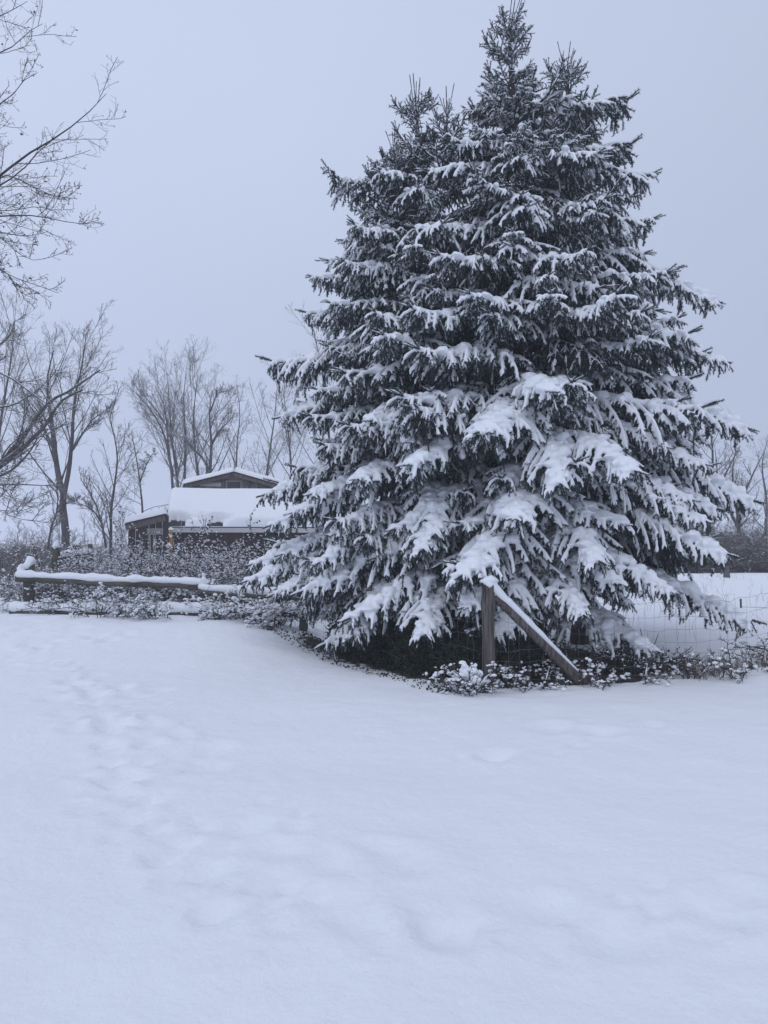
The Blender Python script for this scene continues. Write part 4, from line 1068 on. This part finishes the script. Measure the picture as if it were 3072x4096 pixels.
C2 = rail(at(795, 2366, 13.2), at(1235, 2392, 12.85), 0.12, 0.09, 0.015)
lo0, lo1, lo2 = at(45, 2448, 13.8), at(600, 2450, 13.4), at(1230, 2452, 12.75)
C3 = rail(lo0, lo1, 0.13, 0.11, 0.0); C4 = rail(lo1 + [0.04, 0, 0], lo2, 0.13, 0.11, 0.0)
snow_on_line('rail_snow', C1 - ro + [0, 0, 0.055], 0.066, rf, rg, 0.5, 0.75, 0.014, ([rp0 - ro + [0, 0.06, 0.20], rp0 - ro + [0.02, 0.1, 0.245], rp0 - ro + [-0.10, 0, 0.1], rb - ro + [-0.1, 0, 0.2], rb - ro + [-0.1, 0, 0.12]], [0.10, 0.10, 0.09, 0.045, 0.065], 1.0))
snow_on_line('rail_snow', C2 - ro + [0, 0, 0.05], 0.062, rf, rg, 0.5, 0.75, 0.014)
snow_on_line('rail_snow', C3 - ro + [0, -0.01, 0.06], 0.085, rf, rg, 0.3, 0.45, 0.018)
snow_on_line('rail_snow', C4 - ro + [0, -0.01, 0.06], 0.085, rf, rg, 0.3, 0.45, 0.018)
# the side run going back from the near left post
sf = empty('rail_fence', (at(225, 2200, 18.5)[0], 18.5, 0), 'row of three dark stub posts with snow caps behind the left rail fence', 'fence')
s0 = np.array(sf.location); tops = []
for u, v, Y, r in ((224, 2190, 17.0, 0.075), (306, 2180, 19.5, 0.065), (361, 2176, 21.5, 0.055)):
    p = at(u, v, Y); g = ghs(p[0], p[1]); o = rough_post('post', p[2] - g, r, M['rail_wood'], sf, np.array([p[0], p[1], g]) - s0, int(u), 12, True)
    sb = MB(); sb.blobs([(0, 0, p[2] - g + 0.03), (0.02, 0, p[2] - g + 0.10)], [r * 1.3, r * 0.9], 0.9); obj('snow_cap', remeshed('snow_cap', sb, 0.014, 2), M['snow'], o)
    tops.append(p - s0)
for a, b in zip(tops[:-1], tops[1:]):
    a = a - [0, 0, 0.26]; b = b - [0, 0, 0.26]; t = np.linspace(0, 1, 8)[:, None]; C = a + (b - a) * t
    q = MB(); q.tubes(C, np.full(8, 0.05), 8, caps=True); obj('rail', q.mesh('rail'), M['rail_wood'], sf)
    snow_on_line('rail_snow', C + [0, 0, 0.04], 0.075, sf, rg, 0.5, 0.4, 0.018)

# posts in the field on the right
for u, v0, v1, Y, r, lab in ((2906, 2232, 2335, 22.5, 0.085, 'brown wooden fence post with a thin snow cap before the right-hand brush'),
                             (2686, 2120, 2330, 21.0, 0.13, 'thick dark wooden post half hidden by the lower right spruce boughs')):
    p = at(u, v0, Y); g = ghs(p[0], Y)
    fp = empty('field_post', (p[0], Y, g), lab, 'fence post')
    rough_post('post', p[2] - g, r, M['post_wood'], fp, (0, 0, 0), int(u), 12)
    sb = MB(); sb.blobs([(0, 0, p[2] - g + 0.015), (0.03, 0, p[2] - g + 0.02)], [r * 0.95, r * 0.7], 0.45); obj('snow_cap', remeshed('snow_cap', sb, 0.014, 2), M['snow'], fp)
p = at(2963, 2395, 15.5); g = ghs(p[0], 15.5); stake = empty('steel_stake', (p[0], 15.5, g), 'thin dark metal stake standing in the snowy field on the right', 'stake')
q = MB(); q.tubes(np.array([[0, 0, -0.1], [0, 0, p[2] - g]]), [0.018, 0.018], 6, caps=True); obj('shaft', q.mesh('shaft'), M['steel_post'], stake)
q = MB(); t = np.linspace(0, 1, 12)[:, None]; q.tubes(np.array([0, 0, p[2] - g - 0.16]) + t * np.array([3.5, -0.4, 0.05]) + np.c_[np.zeros(12), np.zeros(12), -0.05 * np.sin(t[:, 0] * 3.14)], np.full(12, 0.004), 4); obj('wire', q.mesh('wire'), M['wire'], stake)

# ------------------------------------------------------------------ brambles, weeds, shrubs
def leaf_quads(mb, C, size, rng, down=0.3):
    C = np.asarray(C); n = len(C); a = rng.normal(size=(n, 3)); a /= np.linalg.norm(a, axis=1, keepdims=True); b_ = rng.normal(size=(n, 3)); b_[:, 2] -= down; b_ -= a * (a * b_).sum(1, keepdims=True); b_ /= np.linalg.norm(b_, axis=1, keepdims=True)
    s_ = size * (0.6 + 0.8 * rng.random((n, 1)))
    fold = np.cross(a, b_) * s_ * 0.25
    v = np.stack([C, C + a * s_ * 0.5 + b_ * s_ * 0.5 + fold, C + b_ * s_ * 1.2, C - a * s_ * 0.5 + b_ * s_ * 0.5 + fold], 1)
    mb.add(v.reshape(-1, 3), np.arange(n * 4).reshape(-1, 4))

ORD = ['first', 'second', 'third', 'fourth', 'fifth', 'sixth', 'seventh', 'eighth', 'ninth', 'tenth', 'eleventh', 'twelfth', 'thirteenth', 'fourteenth']
ORDN = {}
def ordinal(key):
    ORDN[key] = ORDN.get(key, -1) + 1; return ORD[ORDN[key]]
def bramble_meshes(seed, h=1.3, rad=0.75, canes=40, snow_n=1350, leaf_n=130):
    rg = np.random.default_rng(seed); P = []
    for i in range(canes):
        a = rg.random() * 6.28; r0 = rad * 0.55 * math.sqrt(rg.random()); p = np.array([r0 * math.cos(a), r0 * math.sin(a), -0.05]); a2 = a + rg.normal() * 0.8
        d = np.array([math.cos(a2) * 0.45, math.sin(a2) * 0.45, 1.0]); P.append(curve(p, d, h * (0.65 + 0.75 * rg.random()), 9, 0.9 + 1.0 * rg.random(), rg, 0.09))
    P = np.array(P); Q = np.linspace(0.008, 0.0035, 9)[None].repeat(canes, 0)
    mb = MB(); mb.tubes(P, Q, 4)
    P1, Q1 = grow(P, Q, 9, 0.15, R(55), 0.30, -0.1, 0.15, 0.003, 5, rg); mb.tubes(P1, Q1, 3)
    P2, Q2 = grow(P1, Q1, 4, 0.2, R(55), 0.5, -0.1, 0.15, 0.0022, 4, rg); mb.tubes(P2, Q2, 3)
    allp = np.concatenate([P.reshape(-1, 3), P1.reshape(-1, 3), P2.reshape(-1, 3)]); allp = allp[allp[:, 2] > 0.05]
    lf = MB(); leaf_quads(lf, allp[rg.integers(0, len(allp), leaf_n)], 0.035, rg, 0.8)
    # snow caught along the twigs
    ends = np.concatenate([P1[:, 1:].reshape(-1, 3), P2[:, 1:].reshape(-1, 3)]); ends = ends[ends[:, 2] > 0.05]
    sb = MB(); k = rg.integers(0, len(ends), snow_n); rr = 0.009 + 0.021 * rg.random(snow_n) ** 1.7
    sb.blobs(ends[k] + np.c_[np.zeros((snow_n, 2)), rr * 0.4], rr, 0.62)
    k2 = k[:snow_n // 2]; sb.blobs(ends[k2] + rg.normal(size=(len(k2), 3)) * [0.016, 0.016, 0.004], 0.007 + 0.010 * rg.random(len(k2)), 0.6)
    for Pk, f_, r_ in ((P[:, 2:6], 0.35, 0.010), (P1[:, 1:4], 0.35 * min(1, snow_n / 900), 0.010)):
        sel = Pk[rg.random(len(Pk)) < f_]
        if len(sel):
            r2 = r_ * (0.4 + 0.9 * rg.random(sel.shape[:2])); r2[:, 0] *= 0.3; r2[:, -1] *= 0.4
            sb.tubes(sel + [0, 0, 0.006], r2, 4)
    m1 = mb.mesh('canes'); m1.materials.append(M['cane']); m2 = lf.mesh('withered_leaves', False); m2.materials.append(M['dry_leaf']); m3 = sb.mesh('caught_snow'); m3.materials.append(M['snow_fine'])
    return m1, m2, m3
def plant(name, meshes, loc, label, cat, group, rot=0, sc=1.0, names=('canes', 'withered_leaves', 'caught_snow')):
    e = empty(name, loc, label, cat, group, rot); e.scale = (sc, sc, sc) if np.isscalar(sc) else sc
    for m_, nm in zip(meshes, names):
        o = bpy.data.objects.new(nm, m_); COL.objects.link(o); o.parent = e
        if nm != 'canes' and nm != 'stems': o['kind'] = 'stuff'
    return e
BR = [bramble_meshes(200 + i) for i in range(4)]
rg = np.random.default_rng(31); n = 0
spots = []
for u in np.arange(150, 1260, 92): spots.append((u + rg.normal() * 18, 14.9 + 0.5 * rg.random(), 0.72 + 0.18 * rg.random(), 'just behind the rail fence'))
for u in np.arange(330, 1250, 100): spots.append((u + rg.normal() * 20, 17.2 + 0.8 * rg.random(), 0.84 + 0.2 * rg.random(), 'in the middle row of the bramble garden'))
for u in np.arange(420, 1240, 100): spots.append((u + rg.normal() * 20, 20.5 + 1.2 * rg.random(), 0.74 + 0.18 * rg.random(), 'in the back row against the sheds'))
for u, Y, s_, w in spots:
    x = at(u, 2150, Y)[0]
    plant('bramble_bush', BR[n % 4], (x, Y, ghs(x, Y) - 0.02), ordinal(w) + ' snow-speckled bramble bush from the left ' + w, 'bush', 'bramble bushes ' + w, rg.random() * 6.28, (s_, s_, s_ * (0.9 + 0.2 * rg.random()))); n += 1
BS = bramble_meshes(260, 0.55, 0.5, 22, 700, 90)
for k, (u, v, Y, lab) in enumerate(((420, 2460, 13.2, 'straggling bramble spilling over the lower rail onto the snow'), (300, 2440, 13.7, 'bramble tangle below the upper rail near the left post'), (640, 2440, 13.1, 'bramble tangle between the rails left of the middle post'), (960, 2440, 12.9, 'bramble tangle below the upper rail right of the middle post'), (1080, 2450, 12.7, 'bramble tangle under the rail beside the left spruce'))):
    x = at(u, v, Y)[0]; plant('bramble_shoots', BS, (x, Y, ghs(x, Y) - 0.02), lab, 'bush', 'bramble shoots along the rail fence', k * 1.3, 1.0 + 0.25 * rg.random())

# tall stalks in front of the sheds
def stalk_meshes(seed, h):
    rg = np.random.default_rng(seed); C = np.array([curve(np.zeros(3), (rg.normal() * 0.06, 0, 1), h, 8, 0, rg, 0.04)]); Q = np.linspace(0.011, 0.005, 8)[None]
    mb = MB(); mb.tubes(C, Q, 5); P1, Q1 = grow(C, Q, 10, 0.45, R(42), 0.26, 0.4, 0.1, 0.003, 5, rg); mb.tubes(P1, Q1, 3)
    e = P1[:, 2:].reshape(-1, 3); sb = MB(); sb.blobs(e + [0, 0, 0.01], 0.010 + 0.02 * rg.random(len(e)), 0.8)
    lf = MB(); leaf_quads(lf, e, 0.05, rg, 0.8)
    m1 = mb.mesh('stems'); m1.materials.append(M['cane']); m2 = lf.mesh('seed_heads', False); m2.materials.append(M['dry_leaf']); m3 = sb.mesh('caught_snow'); m3.materials.append(M['snow_fine'])
    return m1, m2, m3
ST = [stalk_meshes(300 + i, 2.0) for i in range(3)]
for k, (u, vt, Y, lab) in enumerate(((516, 2050, 18, 'tall dead stalk rising before the left end of the lean-to'), (545, 2130, 17.5, 'short dead stalk with snowy tips before the lean-to'), (812, 2075, 21, 'thin upright stalk crossing the eaves board, right of a pair'), (784, 2082, 21, 'thin upright stalk crossing the eaves board, left of a pair'), (1020, 2050, 18.5, 'branched dead stalk with snowy tips before the roof near the left spruce'), (300, 2120, 19, 'dead stalk above the stub posts'), (745, 2110, 22, 'dead stalk in front of the dark shed wall'))):
    p = at(u, vt, Y); g = ghs(p[0], Y); plant('dead_stalk', ST[k % 3], (p[0], Y, g), lab, 'plant', 'dead stalks in the garden', k, (p[2] - g) / 2.0, ('stems', 'seed_heads', 'caught_snow'))

# right-hand brush
RB = [bramble_meshes(280 + i, 1.9, 1.2, 84, 120, 300) for i in range(2)]
for q in RB: q[0].materials[0] = M['brush']; q[1].materials[0] = M['brush']
for k, (u, Y, s_) in enumerate([(2440, 31, 1.0), (2540, 32, 1.1), (2640, 31, 1.1), (2730, 32.5, 1.1), (2820, 31, 1.05), (2900, 32, 1.1), (2980, 31, 1.0), (3060, 32, 1.1), (3130, 31, 1.1), (2690, 35, 1.35), (2860, 36, 1.4), (3020, 36, 1.4)]):
    x = at(u, 2150, Y)[0]; plant('brush_thicket', RB[k % 2], (x, Y, ghs(x, Y) - 0.05), ordinal('brush%d' % (Y > 34)) + (' tall' if Y > 34 else ' low') + ' brown leafless bush from the left in the hedge across the right-hand field', 'bush', 'brush hedge across the right-hand field', k * 1.7, (s_ * 1.2, s_, s_ * 0.95))
# scrub on the far left
for k, (u, Y, s_) in enumerate([(20, 27, .8), (110, 29, .9), (190, 31, 1.0), (10, 40, 1.2), (70, 36, 1.1), (150, 38, 1.2), (260, 40, 1.2), (350, 42, 1.3)]):
    x = at(u, 2150, Y)[0]; plant('scrub_bush', RB[k % 2], (x, Y, ghs(x, Y) - 0.05), ordinal('scrub%d' % (Y > 34)) + (' farther' if Y > 34 else ' nearer') + ' thin leafless scrub bush from the left across the far left field', 'bush', 'scrub at the far left field edge', k * 1.1, (s_, s_, s_ * 0.75))

# dark evergreen ground shrubs under the spruces, along the left wire fence
def leafy(seed, rx, ry, h, n, size):
    rg = np.random.default_rng(seed); c = rg.normal(size=(n, 3)); c /= np.linalg.norm(c, axis=1, keepdims=True); c *= (0.35 + 0.65 * rg.random((n, 1)) ** 0.5); c[:, 2] = np.abs(c[:, 2])
    c = c * [rx, ry, h]; c *= (0.8 + 0.4 * vnoise(c[:, 0] * 3, c[:, 1] * 3 + c[:, 2] * 4))[:, None]
    mb = MB(); leaf_quads(mb, c, size, rg, 0.2)
    st = []
    for i in range(26):
        a = rg.random() * 6.28; st.append(curve(np.array([rx * .3 * math.cos(a), ry * .3 * math.sin(a), -0.05]), (math.cos(a) * rx, math.sin(a) * ry, h * 1.2), max(h, rx) * 1.05, 6, 0.2, rg, 0.1))
    wd = MB(); wd.tubes(np.array(st), np.linspace(0.008, 0.003, 6)[None].repeat(26, 0), 4)
    top = c[np.argsort(-c[:, 2] / h - 0.25 * rg.random(n))[:90]]; k = top[rg.integers(0, len(top), 40)]
    sb = MB(); sb.blobs(k, 0.008 + 0.016 * rg.random(40), 0.7)
    m1 = wd.mesh('stems'); m1.materials.append(M['cane']); m2 = mb.mesh('foliage', False); m2.materials.append(M['dark_leaf']); m3 = sb.mesh('caught_snow'); m3.materials.append(M['snow_fine'])
    return m1, m2, m3
EV = [leafy(400 + i, 0.55, 0.5, 0.62, 5200, 0.032) for i in range(2)]
for k, (f, off, s_, lab) in enumerate(((0.10, 0.35, 1.0, 'dark evergreen shrub against the corner post'), (0.27, 0.25, 1.1, 'dark evergreen shrub under the low snowy bough'), (0.45, 0.22, 1.1, 'dark evergreen shrub in mid-row under the spruces'), (0.62, 0.2, 1.0, 'smaller dark evergreen shrub near the left end under the spruces'), (0.36, 1.0, 1.35, 'tall dark evergreen shrub deep in the shade behind the front row'), (0.16, 1.1, 1.2, 'dark evergreen shrub deep in the shade behind the corner post'), (0.60, 1.0, 1.2, 'dark evergreen shrub in the shade beside the left spruce trunk'))):
    p = CORNER + (LEFT_END - CORNER) * f + np.array([ld[1], -ld[0]]) * off
    plant('evergreen_shrub', EV[k % 2], (p[0], p[1], ghs(*p) - 0.03), lab, 'shrub', 'evergreen shrubs under the spruces', k * 1.9, s_, ('stems', 'foliage', 'caught_snow'))
# withered ground shrubs along the right wire fence
WV = [leafy(420 + i, 0.5, 0.35, 0.30, 750, 0.026) for i in range(2)]
for q in WV: q[1].materials[0] = M['dry_leaf']
for k, (f, off, s_, lab) in enumerate(((0.42, 0.5, 0.9, 'low withered plants under the lower right boughs'), (0.38, 0.9, 1.4, 'withered undergrowth deep below the right-hand boughs'), (0.22, 1.2, 1.3, 'withered undergrowth behind the brace'))):
    p = CORNER + (RIGHT_END - CORNER) * f + np.array([-rd[1], rd[0]]) * off
    plant('withered_plant', WV[k % 2], (p[0], p[1], ghs(*p) - 0.03), lab, 'plant', 'withered plants along the right wire fence', k * 1.9, s_, ('stems', 'foliage', 'caught_snow'))
# upright dry weeds along the right fence
WD = [bramble_meshes(440 + i, (0.5, 0.36, 0.6)[i], (0.2, 0.3, 0.12)[i], (7, 9, 5)[i], 70, 3) for i in range(3)]
wl = ['at the foot of the corner post', 'in front of the brace', 'left of the brace foot', 'at the brace foot', 'right of the brace foot', 'under the big lower boughs', 'right of the undergrowth', 'below the right bough tips', 'near the right edge', 'close to the right edge of the photo']
for k, f in enumerate((0.025, 0.075, 0.12, 0.17, 0.23, 0.31, 0.40, 0.49, 0.56, 0.63)):
    p = CORNER + (RIGHT_END - CORNER) * f + np.array([rg.normal() * 0.04, -0.10 + rg.normal() * 0.05])
    plant('dry_weed', WD[k % 3], (p[0], p[1], ghs(*p) - 0.02), 'dry snow-flecked weed ' + wl[k], 'weed', 'dry weeds along the right wire fence', k * 2.1, (0.55 if k < 3 else 0.8) + 0.4 * rg.random())
# snow-heaped weed by the post
p = at(1868, 2700, 8.3); hw = bramble_meshes(470, 0.42, 0.28, 16, 200, 40)
e = plant('snowy_weed', hw, (p[0], p[1], ghs(p[0], p[1]) - 0.02), 'snow-heaped weed clump at the left foot of the corner post', 'weed', None)
sb = MB(); c = rg.normal(size=(26, 3)) * [0.10, 0.07, 0.05] + [0, 0, 0.14]; c[:, 2] += 0.12 * (1 - np.hypot(c[:, 0] / 0.2, c[:, 1] / 0.2)); sb.blobs(c, 0.028 + 0.03 * rg.random(26), 0.8)
obj('snow_load', remeshed('snow_load', sb, 0.011, 2), M['snow'], e)
# fallen leaves and scraps along the sheltered strip
n = 1500; t = rg.random(n); o_ = -rg.random(n) ** 2 * 0.7; c = CORNER + (LEFT_END - CORNER) * t[:, None] * 0.92 + np.array([ld[1], -ld[0]]) * o_[:, None]
mb = MB(); leaf_quads(mb, np.c_[c, gh(c[:, 0], c[:, 1]) + 0.012], 0.028, rg, 0.0)
lit = obj('leaf_litter', mb.mesh('leaf_litter', False), M['dry_leaf'], kind='stuff'); lit['label'] = 'fallen leaves and scraps on thin snow along the sheltered left fence line'; lit['category'] = 'leaf litter'
# dry grass poking out of the snow on the right
n = 900; x = rg.uniform(3.6, 7.5, n); y = np.interp(x, [CORNER[0], RIGHT_END[0]], [CORNER[1], RIGHT_END[1]]) + rg.normal(0, 0.16, n)
k = rg.random(n) < 0.35; y[k] = rg.uniform(11, 26, k.sum()); x[k] = rg.uniform(4, 11, k.sum())
z = gh(x, y, False); S = np.stack([np.c_[x, y, z - 0.02], np.c_[x + rg.normal(0, .03, n), y + rg.normal(0, .03, n), z + 0.10], np.c_[x + rg.normal(0, .09, n), y + rg.normal(0, .06, n), z + 0.12 + 0.16 * rg.random(n)]], 1)
mb = MB(); mb.tubes(S, np.array([[0.003, 0.0025, 0.0012]]).repeat(n, 0), 3)
gr = obj('dry_grass', mb.mesh('dry_grass'), M['straw'], kind='stuff'); gr['label'] = 'thin dry grass blades poking out of the snow on the right'; gr['category'] = 'grass'

# ------------------------------------------------------------------ haze
hb = MB(); hb.box((0, 330, 7.0), (1500, 1300, 18.0))
hz_ = obj('haze', hb.mesh('haze', False), None, kind='stuff')
hm = bpy.data.materials.new('haze'); hm.use_nodes = True; hn = hm.node_tree; hn.nodes.clear()
ho = hn.nodes.new('ShaderNodeOutputMaterial'); hv = hn.nodes.new('ShaderNodeVolumePrincipled')
hv.inputs['Color'].default_value = (0.93, 0.95, 1.0, 1); hv.inputs['Density'].default_value = 0.0026; hv.inputs['Anisotropy'].default_value = 0.0
hn.links.new(hv.outputs[0], ho.inputs['Volume'])
hz_.data.materials.append(hm)
